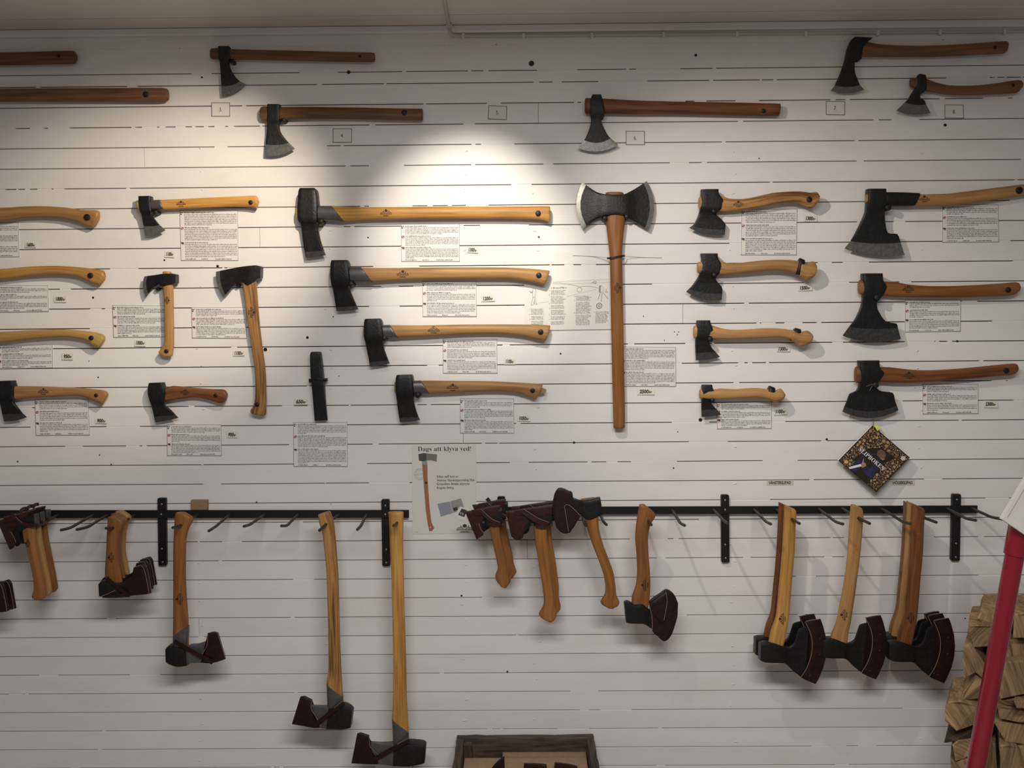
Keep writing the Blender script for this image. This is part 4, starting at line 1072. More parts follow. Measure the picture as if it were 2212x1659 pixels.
for a, b, r in pts:
    n = rb.randint(4, 6); ph = rb.uniform(0, 6.3); el = rb.uniform(0.55, 0.95)
    rot = rb.uniform(0, 3.1)
    pp = []
    for k in range(n):
        th = ph + 2 * math.pi * k / n
        x = r * math.cos(th); yy = r * el * math.sin(th)
        pp.append((a + x * math.cos(rot) - yy * math.sin(rot), b + x * math.sin(rot) + yy * math.cos(rot)))
    p.poly(pp[::-1], rb.choice(['cover_chip', 'cover_chip', 'cover_chip_dark']))
p.poly([(46, 26), (44, 33), (48, 40), (58, 41), (64, 36), (62, 28), (54, 24)], 'cover_cap', 0.0006)
p.poly([(60, 33), (66, 36), (64, 41), (58, 41)], 'cover_skin', 0.0005)
p.poly([(34, 46), (28, 60), (27, 98), (42, 98), (44, 60), (50, 44), (42, 42)], 'cover_shirt', 0.0004)
p.poly([(58, 44), (66, 56), (74, 72), (72, 84), (62, 88), (44, 78), (46, 70), (58, 72), (56, 58)], 'cover_shirt', 0.0005)
p.poly([(42, 46), (40, 72), (44, 98), (72, 98), (70, 88), (62, 86), (56, 72), (58, 44), (50, 41)], 'cover_dark', 0.00045)
p.poly([(38, 70), (37, 78), (45, 80), (48, 72), (44, 68)], 'cover_skin', 0.0007)
p.poly([(37, 76), (24, 97), (28, 99), (42, 78)], 'print_white', 0.0008)
p.line([(34, 64), (39, 72)], 0.8, 'print_white', 0.0009)
p.text('SLIPBOKEN', 13.5, 57, 66, 8.4, 'print_white', True, 0.0, lift=0.001)
p.disc(92, 10, 4.4, 'print_white', lift=0.0008); p.ring(92, 10, 2.2, 0.7, 'cover_chip_dark', lift=0.001)
p.disc(13, 92, 4.0, 'print_gold', lift=0.0008)
p.build('cover_print', cover)
ribbon('hanging_string', [(1886, 905, 0.003), (1886.5, 913, 0.008), (1886.5, 922, 0.017)], 1.2, 0.8, 'string', book)
no = slab('sticky_note', [(1888, 918), (1897, 918), (1902, 926), (1895, 931)], [0.0155, 0.0170, 0.0185, 0.0185], [0.0160, 0.0176, 0.0190, 0.0190], 'note_yellow', book)

# ------------------------------------------------------------------ black steel racks
def rack(label, xa, xb, ya, yb, brackets, pegs, base):
    t = thing('axe_rack', base, label, 'rack', 'black steel axe racks')
    slab('rail', [(xa, ya[0]), (xb, yb[0]), (xb, yb[1]), (xa, ya[1])], 0.0135, 0.0195, 'rack_black', t, chamfer=0.0008)
    for (tl, tr, br, bl, screws) in brackets:
        # rounded strip of flat bar
        def strip(c, r=3.0, n=4):
            (x0, y0), (x1, y1), (x2, y2), (x3, y3) = c
            out = []
            for (cx, cy, a0) in ((x0 + r, y0 + r, 180), (x1 - r, y1 + r, 270), (x2 - r, y2 - r, 0), (x3 + r, y3 - r, 90)):
                for k in range(n + 1):
                    a = math.radians(a0 + 90 * k / n)
                    out.append((cx + r * math.cos(a), cy + r * math.sin(a)))
            return out
        ol = strip((tl, tr, br, bl))
        n = len(ol)
        verts = [P(x, y_, 0.0130) for x, y_ in ol]
        verts += [Vector((v.x, -0.0005, v.z)) for v in verts]
        faces = [tuple(range(n))[::-1], tuple(range(n, 2 * n))] + [(j, (j + 1) % n, n + (j + 1) % n, n + j) for j in range(n)]
        b = mk('bracket', verts, faces, 'rack_black', t)
        for (qx, qy) in screws:
            s1_ = 0.0215 if ya[0] - 6 < qy < ya[1] + 4 and abs(qy - (ya[0] + 9)) < 7 else 0.0150
            disc_solid('screw', qx, qy, 0.012, s1_, 0.0034, 'screw_zinc', b, n=8, dome=0.0015)
    for root, bend, tip, sb, st in pegs:
        tube('peg', [P(root[0], root[1], 0.016), P((root[0] * 2 + bend[0]) / 3, (root[1] * 2 + bend[1]) / 3, 0.016 + (sb - 0.016) / 3), P((root[0] + bend[0] * 2) / 3, (root[1] + bend[1] * 2) / 3, 0.016 + (sb - 0.016) * 2 / 3), P(bend[0], bend[1], sb), P(tip[0], tip[1], st)], 0.0046, 'peg_iron', t, ring=10, sub=3)
    return t
B_, T_ = 0.16, 0.21
rack('black steel rack with pegs along the left half of the wall', -420, 883, (1103, 1120), (1102, 1118.8),
     [((340, 1076), (358, 1076), (359.5, 1222), (342, 1222), [(348.5, 1089.6), (347.5, 1111.5), (349, 1186), (350.5, 1214.5)]),
      ((823.7, 1079), (841, 1079), (842.6, 1223), (825.8, 1223), [(832, 1092.6), (832, 1111.8), (834, 1187.5), (834, 1216)])],
     [((125, 1112), (96, 1130), (80, 1134), 0.11, 0.15), ((203, 1112), (152, 1140), (132, 1145), B_, T_), ((233, 1112), (190, 1138), (166, 1144), B_, T_), ((292, 1112), (246, 1140), (229, 1141), B_, T_),
      ((428, 1111), (393, 1134), (373, 1140), 0.14, T_), ((497, 1111), (465, 1138), (451, 1147), B_, T_), ((573, 1111), (540, 1133), (527, 1137), B_, T_), ((644, 1111), (620, 1135), (608, 1136), B_, T_),
      ((733, 1111), (706, 1131), (690, 1146), 0.14, T_), ((792, 1111), (780, 1135), (772, 1144), B_, T_), ((862, 1110), (857, 1131), (850, 1135.5), B_, T_),
      ((-30, 1112), (-75, 1138), (-95, 1142), B_, T_)], P(440, 1120))
rack('black steel rack with pegs along the right half of the wall', 1073, 2112, (1095.5, 1112), (1092.3, 1108.6),
     [((1074.5, 1073), (1091, 1073), (1091.5, 1218), (1075, 1218), [(1082, 1086), (1083, 1207)]),
      ((1558, 1069), (1575, 1069), (1576, 1215), (1558.8, 1215), [(1567, 1081), (1567, 1101.5), (1567, 1177), (1568, 1206)]),
      ((2058, 1067.5), (2076, 1067.5), (2073.4, 1211.5), (2055, 1211.5), [(2068, 1079.5), (2066, 1174.5), (2065.5, 1204)])],
     [((1050, 1106), (1046, 1124), (1044, 1128), 0.12, 0.16), ((1086, 1106), (1086, 1128), (1087, 1133), 0.12, 0.16), ((1148, 1105), (1149, 1126), (1150, 1133), 0.12, 0.16), ((1186, 1105), (1190, 1126), (1191, 1135), 0.13, 0.17),
      ((1256, 1104), (1262, 1128), (1266, 1136), 0.15, 0.19), ((1294, 1104), (1303, 1126), (1310, 1133.5), 0.15, 0.19),
      ((1385, 1103), (1398, 1122), (1407, 1134), 0.14, 0.19), ((1451, 1101), (1470, 1130), (1479, 1135), B_, T_), ((1540, 1100), (1561, 1122), (1572, 1131), B_, T_), ((1628, 1100), (1655, 1127), (1665, 1132), B_, T_),
      ((1676, 1100), (1706, 1119), (1727, 1131), 0.14, T_), ((1768, 1099), (1805, 1127), (1821, 1132), B_, T_), ((1818, 1098), (1852, 1118), (1879, 1131), 0.14, T_), ((1903, 1098), (1950, 1127), (1966, 1131.5), B_, T_),
      ((1948, 1097), (1990, 1116), (2023, 1128.5), 0.14, T_), ((2045, 1098), (2088, 1120), (2108, 1124), B_, T_), ((2098, 1098), (2142, 1117), (2166, 1121.5), B_, T_)], P(1600, 1112))
blk = slab('wood_block', [(412, 1081), (447, 1081), (447, 1101.8), (412, 1101.8)], 0.001, 0.018, 'wood_block', None, chamfer=0.0012)
tag(blk, 'small tan wooden block standing on the left rack rail', 'block')

# ------------------------------------------------------------------ sheathed axes on the racks
HG = 'sheathed axes hanging on the racks'
def scaler(cx, cy, k, dx, dy):
    return lambda q: (cx + (q[0] - cx) * k + dx, cy + (q[1] - cy) * k + dy)

def rack_axe(label, top, bot, thick, wm, hst, s0, sheath, straps=(), edges=(), covers=(), collar=None, stamp=None, tf=None, rivets=(), leather='leather', base=None, hmat='forged_black', ex=2.5, blade=0):
    b = base or bot[-1]
    if tf: b = tf(b)
    t = thing('sheathed_axe', P(b[0], b[1], s0), label, 'axe', HG)
    ho, geo = handle('handle', top, bot, s0, thick, wm, t, tf=tf, ex=ex)
    if blade:
        hd = head('head', hst[:blade + 1], s0, hmat, t, tf=tf)
        head('blade', hst[blade:], s0, 'collar_steel', hd, tf=tf)
    else:
        head('head', hst, s0, hmat, t, tf=tf)
    sh = head('sheath', sheath, s0, leather, t, tf=tf, hard=True)
    for cv in covers:
        head('sheath_flap', cv, s0, leather, sh, tf=tf, hard=False)
    for pts, w, ds in straps:
        ribbon('strap', [(x, y_, s0 + d) for (x, y_), d in zip(pts, ds)], w, 2.2, leather, sh, tf=tf)
    for pts, d in edges:
        ribbon('sheath_edge', [(x, y_, s0 + d) for x, y_ in pts], 1.1, 0.9, 'leather_edge', sh, tf=tf)
    for (rx, ry) in rivets:
        q = tf((rx, ry)) if tf else (rx, ry)
        disc_solid('rivet', q[0], q[1], s0 + 0.004, s0 + 0.0085, 0.0026, 'rivet', sh, n=8, dome=0.0015)
    if collar:
        handle('steel_collar', collar[0], collar[1], s0, collar[2], 'collar_steel', t, tf=tf, ex=2.6)
    if stamp:
        emblem(stamp[0], stamp[1], stamp[2], stamp[3], geo, t, tf=tf)
    return t

# -- three long axes hanging head down on the left rack
rack_axe('sheathed axe with grey collar hanging right of the left bracket', [(381, 1108), (378, 1115), (376.5, 1146), (375, 1192), (375, 1268), (374.5, 1344), (374, 1378), (374, 1400)],
         [(401, 1107.5), (418.5, 1120), (408, 1143), (402.5, 1167), (401, 1217), (402, 1268), (407, 1340), (408, 1400)], 26, 'wood_orange',
         [(361.5, 1398, 362.5, 1427, 34), (368, 1392, 370, 1432, 38), (385, 1393, 388, 1437, 40), (406, 1396, 408, 1435, 34), (413, 1392, 412, 1431.5, 20), (430, 1390, 432, 1430, 11), (449, 1383, 448, 1429, 7), (470, 1372, 478, 1426, 3)], 0.135,
         [(449, 1368, 433, 1430, 13, 7), (456, 1366, 452, 1431.5, 13, 3), (463, 1365, 470, 1429, 12), (471, 1366.5, 487.5, 1423, 8)],
         straps=[([(376, 1385), (400, 1398), (430, 1415), (460, 1431)], 9, (0.020, 0.0235, 0.014, 0.010))], edges=[([(449, 1367), (447, 1394), (438, 1412), (433, 1429)], 0.008), ([(470, 1366.5), (478, 1392), (487, 1422)], 0.0065)],
         collar=([(374, 1374), (373.7, 1386), (373.5, 1398)], [(408.7, 1351), (408, 1375), (406.5, 1398)], 31), stamp=(388, 1294, 26, R90 * 3), base=(385, 1437), blade=3)
rack_axe('long sheathed splitting axe hanging mid-wall, its sheath pointing left', [(687, 1113), (690.5, 1132), (696.5, 1152), (699, 1171), (705, 1233), (707, 1291), (708.5, 1345), (709.5, 1440), (705.5, 1477), (707, 1524)],
         [(714, 1105), (721, 1125), (724.5, 1155), (727, 1185), (731, 1240), (732.5, 1290), (734, 1345), (737, 1440), (741, 1500), (742, 1524)], 26, 'wood_streaked',
         [(763, 1532, 759, 1568, 34), (757, 1526, 756, 1569, 40), (742, 1520, 742, 1571, 42), (711, 1526, 707, 1572, 30), (692, 1524, 694, 1571, 15), (672, 1522, 676, 1569, 8), (650, 1510, 645, 1565, 3)], 0.135,
         [(674, 1512, 695, 1571, 13, 8), (666, 1508, 678, 1571, 13, 3), (658, 1504, 655, 1567, 12), (649, 1505, 631, 1563.5, 8)],
         straps=[([(743, 1517), (720, 1534), (700, 1551), (677, 1569)], 9.5, (0.022, 0.0245, 0.016, 0.010))], edges=[([(674, 1513), (672, 1530), (684, 1551), (694, 1570)], 0.008), ([(743, 1512), (722, 1529)], 0.0265)],
         collar=([(705, 1476), (706.5, 1500), (709, 1532)], [(741.8, 1504), (742.2, 1515), (742.5, 1524)], 32), base=(740, 1571), blade=3)
rack_axe('longest sheathed splitting maul hanging beside the second bracket of the left rack', [(838.5, 1107), (840.7, 1133), (842, 1175), (845, 1233), (847, 1310), (847.5, 1340), (849.4, 1440), (848.5, 1525), (847, 1552), (849, 1605)],
         [(872, 1107), (871.6, 1133), (871, 1175), (872, 1233), (874, 1310), (875, 1340), (878, 1440), (879, 1505), (883, 1575), (884.5, 1600)], 28, 'wood_honey',
         [(920.5, 1608, 918, 1643, 38), (914, 1603.5, 912, 1645, 44), (885, 1601, 885, 1650, 48), (852, 1604, 850, 1651, 34), (827, 1604, 828, 1650, 17), (800, 1601, 802, 1649, 8), (775, 1592, 768, 1648, 3)], 0.135,
         [(797.5, 1589, 824, 1649.5, 13, 8), (788, 1586, 808, 1649.5, 13, 3), (779, 1583, 785, 1649, 12), (771.5, 1585, 759.5, 1648, 8)],
         straps=[([(885, 1598), (858, 1612), (832, 1627), (806, 1642)], 9.5, (0.023, 0.026, 0.017, 0.010))], edges=[([(797.5, 1590), (800, 1613), (817, 1630), (824, 1649)], 0.008), ([(884, 1593.5), (858, 1607.5)], 0.028)],
         collar=([(846.5, 1551.5), (848, 1580), (850, 1611)], [(883.3, 1580), (884, 1594), (885, 1607)], 35), base=(885, 1650), blade=3)

# -- three small axes stacked on one peg
J_top = [(234, 1118), (233, 1124), (231.5, 1152), (230, 1190), (228.5, 1215), (227, 1235), (228, 1256)]
J_bot = [(250, 1114), (269, 1128), (260, 1150), (256.5, 1180), (256, 1205), (262, 1238), (265, 1257)]
J_head = [(216.5, 1259, 218, 1286, 26), (224, 1253, 226, 1288, 29), (250, 1256, 250, 1288, 29), (264, 1258, 264, 1287, 16), (290, 1240, 295, 1284, 8), (312, 1225, 322, 1282, 3)]
J_sheath = [(262, 1260, 260, 1287, 13), (276, 1250, 275, 1286.5, 13), (287, 1241, 288, 1285.5, 12.5), (290, 1225, 292, 1285, 12), (300, 1221, 305, 1284, 11.5), (311, 1218.5, 318, 1283, 10), (317, 1226, 326.5, 1281, 7)]
def small_hanger(label, s0, tf, wm, front):
    return rack_axe(label, J_top, J_bot, 21, wm, J_head, s0, J_sheath,
                    straps=[([(230, 1248), (246, 1262), (263, 1275), (280, 1287)], 8, (0.015, 0.018, 0.014, 0.0085)), ([(281, 1285), (250, 1287), (222, 1287)], 8, (0.0085, 0.0165, 0.0145))],
                    edges=[([(290, 1225), (305, 1222), (312, 1232), (319, 1262), (322, 1282)], 0.0065), ([(249, 1275), (232, 1283), (214, 1290)], 0.0175)], stamp=(240, 1204, 23, R90 * 3) if front else None, tf=tf, base=(250, 1288))
small_hanger('rearmost of three sheathed hatchets stacked on one peg left of the bracket', 0.055, scaler(262, 1200, 0.962, 15, -15), 'wood_tan', False)
small_hanger('middle one of three sheathed hatchets stacked on one peg left of the bracket', 0.105, scaler(262, 1200, 0.98, 6, -8), 'wood_orange', False)
small_hanger('front one of three sheathed hatchets stacked on one peg left of the bracket', 0.155, None, 'wood_orange', True)
small_hanger('rear one of two sheathed axes whose sheath ends show at the left edge', 0.105, scaler(262, 1200, 0.985, -291, 34), 'wood_tan', False)
small_hanger('front one of two sheathed axes whose sheath ends show at the left edge', 0.155, scaler(262, 1200, 1.0, -307, 38), 'wood_orange', False)

# -- three axes resting head up at the left edge
I_top = [(47, 1136), (52, 1165), (58, 1183), (67.5, 1223), (73, 1252), (74, 1272), (69.5, 1288), (75, 1294)]
I_bot = [(75, 1136), (78, 1165), (81, 1183), (89, 1223), (95, 1252), (98, 1270), (100.5, 1285), (96, 1292)]
I_head = [(78, 1110, 79, 1133, 24), (68, 1111, 68, 1136, 28), (46, 1117, 48, 1148, 28), (38, 1122, 46, 1168, 16), (26, 1126, 32, 1172, 8), (2, 1128, 24, 1184, 3)]
I_sheath = [(44, 1112, 33, 1146, 15), (34, 1114, 24, 1150, 14), (26, 1116, 33, 1172, 13), (10, 1121, 28, 1184, 10), (-4, 1126, 22, 1186.5, 7)]
def head_up(label, s0, tf, wm):
    t = rack_axe(label, I_top, I_bot, 22, wm, I_head, s0, I_sheath, covers=[[(68, 1103, 66, 1112, 31), (55, 1105, 54, 1118, 32), (38, 1110, 38, 1124, 24), (10, 1116, 12, 1130, 14)]],
                    straps=[([(24, 1110), (36, 1121), (50, 1131), (68, 1135), (80, 1133)], 8, (0.009, 0.013, 0.0165, 0.0165, 0.014)), ([(44, 1106), (50, 1099), (58, 1098)], 7, (0.010, 0.006, 0.0))],
                    edges=[([(34, 1116), (44, 1126), (58, 1133), (68, 1136)], 0.0175), ([(23, 1148), (30, 1160), (34, 1172)], 0.0085)], stamp=(60, 1174, 18, R90 * 3), tf=tf, leather='leather_red', base=(85, 1294))
    head('poll_face', [(80.5, 1110, 81.5, 1132, 22), (72, 1110.5, 73, 1133.5, 26)], s0, 'collar_steel', t, tf=tf)
    return t
head_up('rearmost of three head-up sheathed axes with bundled handles at the left edge', 0.075, scaler(60, 1190, 0.965, 26, -12), 'wood_orange')
head_up('middle one of three head-up sheathed axes with bundled handles at the left edge', 0.115, scaler(60, 1190, 0.982, 13, -6), 'wood_tan')
head_up('front one of three head-up sheathed axes with bundled handles at the left edge', 0.155, None, 'wood_orange')

# -- head-up pairs right of the poster
L1_top = [(1055, 1126), (1061, 1160), (1067.5, 1187), (1073, 1213), (1075, 1228), (1070, 1241), (1071, 1252), (1080, 1264)]
L1_bot = [(1078, 1126), (1082, 1160), (1088, 1187), (1094, 1213), (1097, 1233), (1101, 1246), (1103, 1256), (1094, 1268)]
L1_head = [(1084, 1098, 1085, 1128, 24), (1072, 1098, 1072, 1132, 28), (1055, 1102, 1054, 1134, 28), (1047, 1104, 1048, 1140, 15), (1036, 1106, 1044, 1150, 8), (1012, 1107, 1032, 1162, 3)]
L1_sheath = [(1050, 1098, 1041, 1126, 15), (1040, 1099, 1032, 1130, 14), (1032, 1101, 1045, 1152, 12), (1020, 1103, 1038, 1159, 11), (1004.5, 1105, 1030, 1165.5, 7)]
def l1(label, s0, tf, wm):
    return rack_axe(label, L1_top, L1_bot, 22, wm, L1_head, s0, L1_sheath, covers=[[(1080, 1092, 1072, 1112, 31), (1062, 1094, 1060, 1116, 32), (1042, 1098, 1042, 1114, 24), (1018, 1102, 1020, 1114, 13)]],
                    straps=[([(1036, 1100), (1048, 1112), (1062, 1124), (1079, 1131)], 8, (0.010, 0.0155, 0.0175, 0.0165)), ([(1037, 1090), (1042, 1096), (1046, 1104)], 8, (0.0, 0.009, 0.0125)), ([(1056, 1131), (1068, 1134), (1080, 1132)], 7, (0.0155, 0.0165, 0.014))],
                    edges=[([(1038, 1099), (1049, 1109), (1063, 1121), (1080, 1128)], 0.0195), ([(1034, 1130), (1038, 1142), (1045, 1151)], 0.0085)], rivets=[(1012, 1115), (1016, 1130), (1022, 1145), (1029, 1157)], tf=tf, leather='leather_red', base=(1085, 1268), ex=3.0)
l1('rear one of the shorter sheathed head-up pair just right of the poster', 0.075, scaler(1055, 1190, 0.966, 14, -17), 'wood_orange')
l1('front one of the shorter sheathed head-up pair just right of the poster', 0.145, None, 'wood_orange')
L2_top = [(1152, 1128), (1155, 1165), (1160, 1194), (1166, 1233), (1171, 1262), (1174.5, 1291), (1173, 1308), (1164, 1324), (1168, 1333), (1182, 1341)]
L2_bot = [(1181, 1128), (1182, 1165), (1185, 1194), (1190.5, 1225), (1194.5, 1255), (1198, 1283), (1198, 1308), (1202, 1325), (1200.5, 1335), (1194, 1341.5)]
L2_head = [(1192, 1099, 1193, 1131, 26), (1181, 1098, 1182, 1136, 30), (1160, 1100, 1158, 1136, 30), (1148, 1104, 1148, 1132, 16), (1132, 1108, 1136, 1146, 8), (1105, 1108, 1116, 1162, 3)]
L2_sheath = [(1148, 1098, 1143, 1127, 15), (1134, 1100, 1133, 1141, 14), (1124, 1102, 1130, 1160, 12), (1108, 1103, 1115, 1167, 11), (1092.5, 1104, 1104, 1157, 7)]
def l2(label, s0, tf, wm):
    return rack_axe(label, L2_top, L2_bot, 23, wm, L2_head, s0, L2_sheath, covers=[[(1194, 1090, 1186, 1108, 33), (1165, 1095, 1164, 1115, 34), (1135, 1099, 1136, 1114, 20), (1110, 1103, 1112, 1113, 13)]],
                    straps=[([(1129, 1103), (1143, 1114), (1160, 1125), (1184, 1133)], 10, (0.010, 0.0155, 0.0185, 0.0175)), ([(1158, 1135), (1170, 1138), (1183, 1136)], 8, (0.0165, 0.0175, 0.015))],
                    edges=[([(1130, 1099), (1146, 1109), (1162, 1119), (1186, 1128)], 0.0205)], rivets=[(1098, 1116), (1100, 1130), (1104, 1144), (1110, 1157), (1122, 1160), (1129, 1150)], tf=tf, leather='leather_red', base=(1190, 1342), ex=3.0)
l2('rear one of the longer sheathed head-up pair with flared handle ends', 0.075, scaler(1150, 1190, 0.966, 11, -13), 'wood_oiled')
l2('front one of the longer sheathed head-up pair with flared handle ends', 0.145, None, 'wood_oiled')
t = rack_axe('single head-up carving axe in a rounded sheath pointing left', [(1262, 1100), (1264, 1120), (1268.5, 1141), (1277.6, 1170.5), (1291, 1205), (1303, 1239), (1307.4, 1264.5), (1306, 1283), (1297, 1298), (1300.5, 1305.7), (1311, 1311)],
         [(1290, 1100), (1292.5, 1120), (1295, 1147.6), (1305, 1182), (1316.6, 1212), (1325.7, 1239), (1330, 1269), (1331.5, 1285), (1338, 1300), (1335, 1308), (1326, 1312.5)], 23, 'wood_oiled',
         [(1296, 1074, 1302, 1111, 28), (1290, 1075, 1292, 1114, 31), (1275, 1078, 1274, 1122, 31), (1260, 1080, 1260, 1117, 26), (1248, 1079, 1250, 1106, 13), (1225, 1070, 1225, 1120, 7), (1200, 1075, 1205, 1130, 3)], 0.145,
         [(1253.5, 1111, 1253.5, 1115, 13), (1245, 1100, 1246, 1127, 13), (1238.5, 1089, 1240, 1138, 13), (1236.5, 1064.5, 1236, 1142, 13), (1228, 1060, 1231, 1150, 13), (1216, 1054.5, 1219, 1152, 12), (1206, 1054.5, 1209, 1147, 11), (1198, 1066, 1201, 1137, 9), (1193.5, 1087, 1194, 1110, 7)],
         edges=[([(1219, 1094), (1224, 1090), (1232, 1093), (1243, 1103), (1253, 1113)], 0.0085), ([(1219, 1094), (1222, 1110), (1228, 1148)], 0.0075)], rivets=[(1206, 1062), (1199, 1078), (1198, 1092), (1198, 1106), (1201, 1122), (1206, 1136), (1213, 1146), (1222, 1148), (1232, 1063)], base=(1315, 1312), ex=3.0)
head('eye_wood', [(1256, 1078, 1284, 1074.5, 16), (1256.5, 1081, 1285, 1077.5, 16)], 0.145, 'wood_old', t)
rack_axe('carving axe hanging head down in a rounded sheath, alone on its peg', [(1381, 1091), (1379, 1100), (1374, 1131), (1372, 1161), (1374.5, 1196), (1376, 1235), (1373, 1264), (1365, 1287), (1365, 1310)],
         [(1393, 1090), (1416, 1112), (1405, 1134), (1400, 1161), (1401, 1196), (1404, 1235), (1405, 1264), (1403.5, 1290), (1400, 1312)], 24, 'wood_orange',
         [(1348, 1301, 1352, 1342, 30), (1355, 1298, 1357, 1344, 33), (1370, 1304, 1372, 1345, 33), (1388, 1302, 1390, 1346, 29), (1402, 1316, 1402, 1354, 14), (1415, 1320, 1415, 1362, 8), (1440, 1300, 1435, 1370, 5), (1455, 1305, 1448, 1360, 3)], 0.145,
         [(1401, 1300, 1404, 1322, 13), (1411, 1291, 1409, 1362, 14), (1425, 1282, 1420, 1373, 14), (1438, 1273, 1432, 1384, 13), (1449, 1277, 1442, 1381, 11), (1458, 1287, 1452, 1367, 9), (1464.5, 1303, 1463, 1333, 6)],
         edges=[([(1438, 1278), (1441, 1300), (1434, 1340)], 0.0085), ([(1401, 1302), (1408, 1330), (1409, 1361)], 0.0085)], covers=[[(1403, 1302, 1408, 1320, 18), (1418, 1290, 1424, 1345, 18), (1437, 1276, 1436, 1346, 17)]],
         rivets=[(1452, 1290), (1457, 1305), (1458, 1322), (1455, 1340), (1449, 1356), (1440, 1372), (1416, 1364)], stamp=(1393, 1264, 25, R90 * 3), base=(1385, 1346))

# -- broad axes on the right rack
N_top = [(1694, 1090.5), (1693.5, 1101), (1691.7, 1141), (1689, 1194), (1684.5, 1248), (1681, 1280), (1676, 1330), (1665, 1361), (1659, 1390)]
N_bot = [(1706, 1095.5), (1719.7, 1104), (1718, 1141), (1716, 1194), (1711, 1248), (1708.5, 1280), (1704, 1330), (1699, 1362), (1693, 1394)]
N_head = [(1641, 1388, 1640, 1424, 28), (1650, 1386, 1650, 1428, 33), (1668, 1386, 1668, 1429, 34), (1690, 1394, 1690, 1430, 27), (1702, 1398, 1700, 1436, 14), (1715, 1390, 1713, 1449, 9), (1722, 1370, 1722, 1456, 7), (1727, 1358, 1731, 1463, 6, 2), (1745, 1353, 1745, 1469, 5, 6), (1766, 1352, 1756, 1470, 3, 10)]
N_sheath = [(1740, 1343, 1730, 1463, 13, 14), (1752, 1340, 1742, 1469, 12.5, 16), (1763, 1338, 1752, 1473, 11, 17), (1772, 1337, 1761, 1477, 7, 18)]
def broad(label, s0, tf, wm, top=N_top, bot=N_bot, htf=None, stamp=(1690, 1337, 25, R90 * 3)):
    t = thing('sheathed_axe', P(*(htf or tf or (lambda q: q))((1700, 1436)), s0), label, 'axe', HG)
    ho, geo = handle('handle', top, bot, s0, 23, wm, t, tf=tf)
    head('head', N_head, s0, 'forged_black', t, tf=htf or tf)
    sh = head('sheath', N_sheath, s0, 'leather', t, tf=htf or tf)
    for pts, d in (([(1740, 1344), (1750.5, 1368), (1754.6, 1389), (1752, 1416), (1742.4, 1443), (1730, 1463)], 0.0085), ([(1741, 1342), (1756, 1338.5), (1770, 1337)], 0.0065)):
        ribbon('sheath_edge', [(x, y_, s0 + d) for x, y_ in pts], 1.1, 0.9, 'leather_edge', sh, tf=htf or tf)
    for rx, ry in ((1742, 1457), (1750, 1460), (1772, 1380), (1771, 1415)):
        q = (htf or tf or (lambda q: q))((rx, ry))
        disc_solid('rivet', q[0], q[1], s0 + 0.003, s0 + 0.0075, 0.0024, 'rivet', sh, n=8, dome=0.0012)
    if stamp: emblem(stamp[0], stamp[1], stamp[2], stamp[3], geo, t, tf=tf)
    return t
broad('rear one of two sheathed broad axes, with a dark red handle', 0.085, scaler(1700, 1200, 0.978, -12, -8), 'wood_red', stamp=None)
broad('front one of two sheathed broad axes, with a pale straight handle', 0.145, None, 'wood_honey')
broad('single sheathed broad axe hanging between two groups of broad axes', 0.135, None, 'wood_tan',
      top=[(1838.5, 1091), (1837, 1102), (1833.6, 1148), (1830, 1203), (1824.6, 1248), (1819, 1280), (1807, 1340), (1796, 1368), (1792, 1384)],
      bot=[(1850, 1091.5), (1864, 1103), (1862, 1148), (1857, 1203), (1851, 1248), (1847, 1280), (1838, 1340), (1832, 1368), (1830, 1388)], htf=scaler(1760, 1400, 0.985, 130, -9), stamp=(1823, 1328, 25, R90 * 3))
broad('rearmost of three sheathed broad axes nearest the firewood', 0.065, scaler(1700, 1200, 0.965, 258, -12), 'wood_old', stamp=None)
broad('middle one of three sheathed broad axes nearest the firewood', 0.105, scaler(1700, 1200, 0.982, 265, -10), 'wood_tan', stamp=None)
broad('front one of three sheathed broad axes nearest the firewood, with red-brown handle', 0.15, scaler(1700, 1200, 1.0, 277, -2), 'wood_red')

# ------------------------------------------------------------------ crate on the floor
cr = thing('wooden_crate', Vector((P(1134, 1586, 0.03).x, -0.18, 0.0)), 'weathered dark wooden crate standing on the floor against the wall', 'crate')
cx0, cx1 = P(987.5, 1587, 0.012).x, P(1281.5, 1585, 0.012).x
cz = P(1134, 1586, 0.012).z
TH = 0.024
def board(name, lo, hi, axis, parent, mat='crate_wood', seed=0, wob=0.0014):
    """rough plank: a subdivided box with worn edges; grain along the given axis"""
    rr = random.Random(seed)
    ns = 14
    v = []; g = []
    ax = {'x': 0, 'y': 1, 'z': 2}[axis]
    o1, o2 = [i for i in range(3) if i != ax]
    for k in range(ns + 1):
        a = lo[ax] + (hi[ax] - lo[ax]) * k / ns
        ch = 0.003
        for (q, r) in ((lo[o1] + ch, lo[o2]), (hi[o1] - ch, lo[o2]), (hi[o1], lo[o2] + ch), (hi[o1], hi[o2] - ch), (hi[o1] - ch, hi[o2]), (lo[o1] + ch, hi[o2]), (lo[o1], hi[o2] - ch), (lo[o1], lo[o2] + ch)):
            c = [0, 0, 0]; c[ax] = a; c[o1] = q + rr.uniform(-wob, wob); c[o2] = r + rr.uniform(-wob, wob)
            v.append(Vector(c)); g.append((a, c[o1], c[o2]))
    return mk(name, v, tube_faces(ns + 1, 8), mat, parent, smooth=True, sharp=25, grain=g)
yb, yf = -0.012, -0.36
board('back_board', (cx0, yb - TH, 0.002), (cx1, yb, cz), 'x', cr, seed=1)
board('front_board', (cx0, yf, 0.002), (cx1, yf + TH, cz), 'x', cr, seed=2)
board('side_board', (cx0, yf + TH + 0.002, 0.002), (cx0 + TH, yb - TH - 0.002, cz - 0.002), 'y', cr, seed=3)
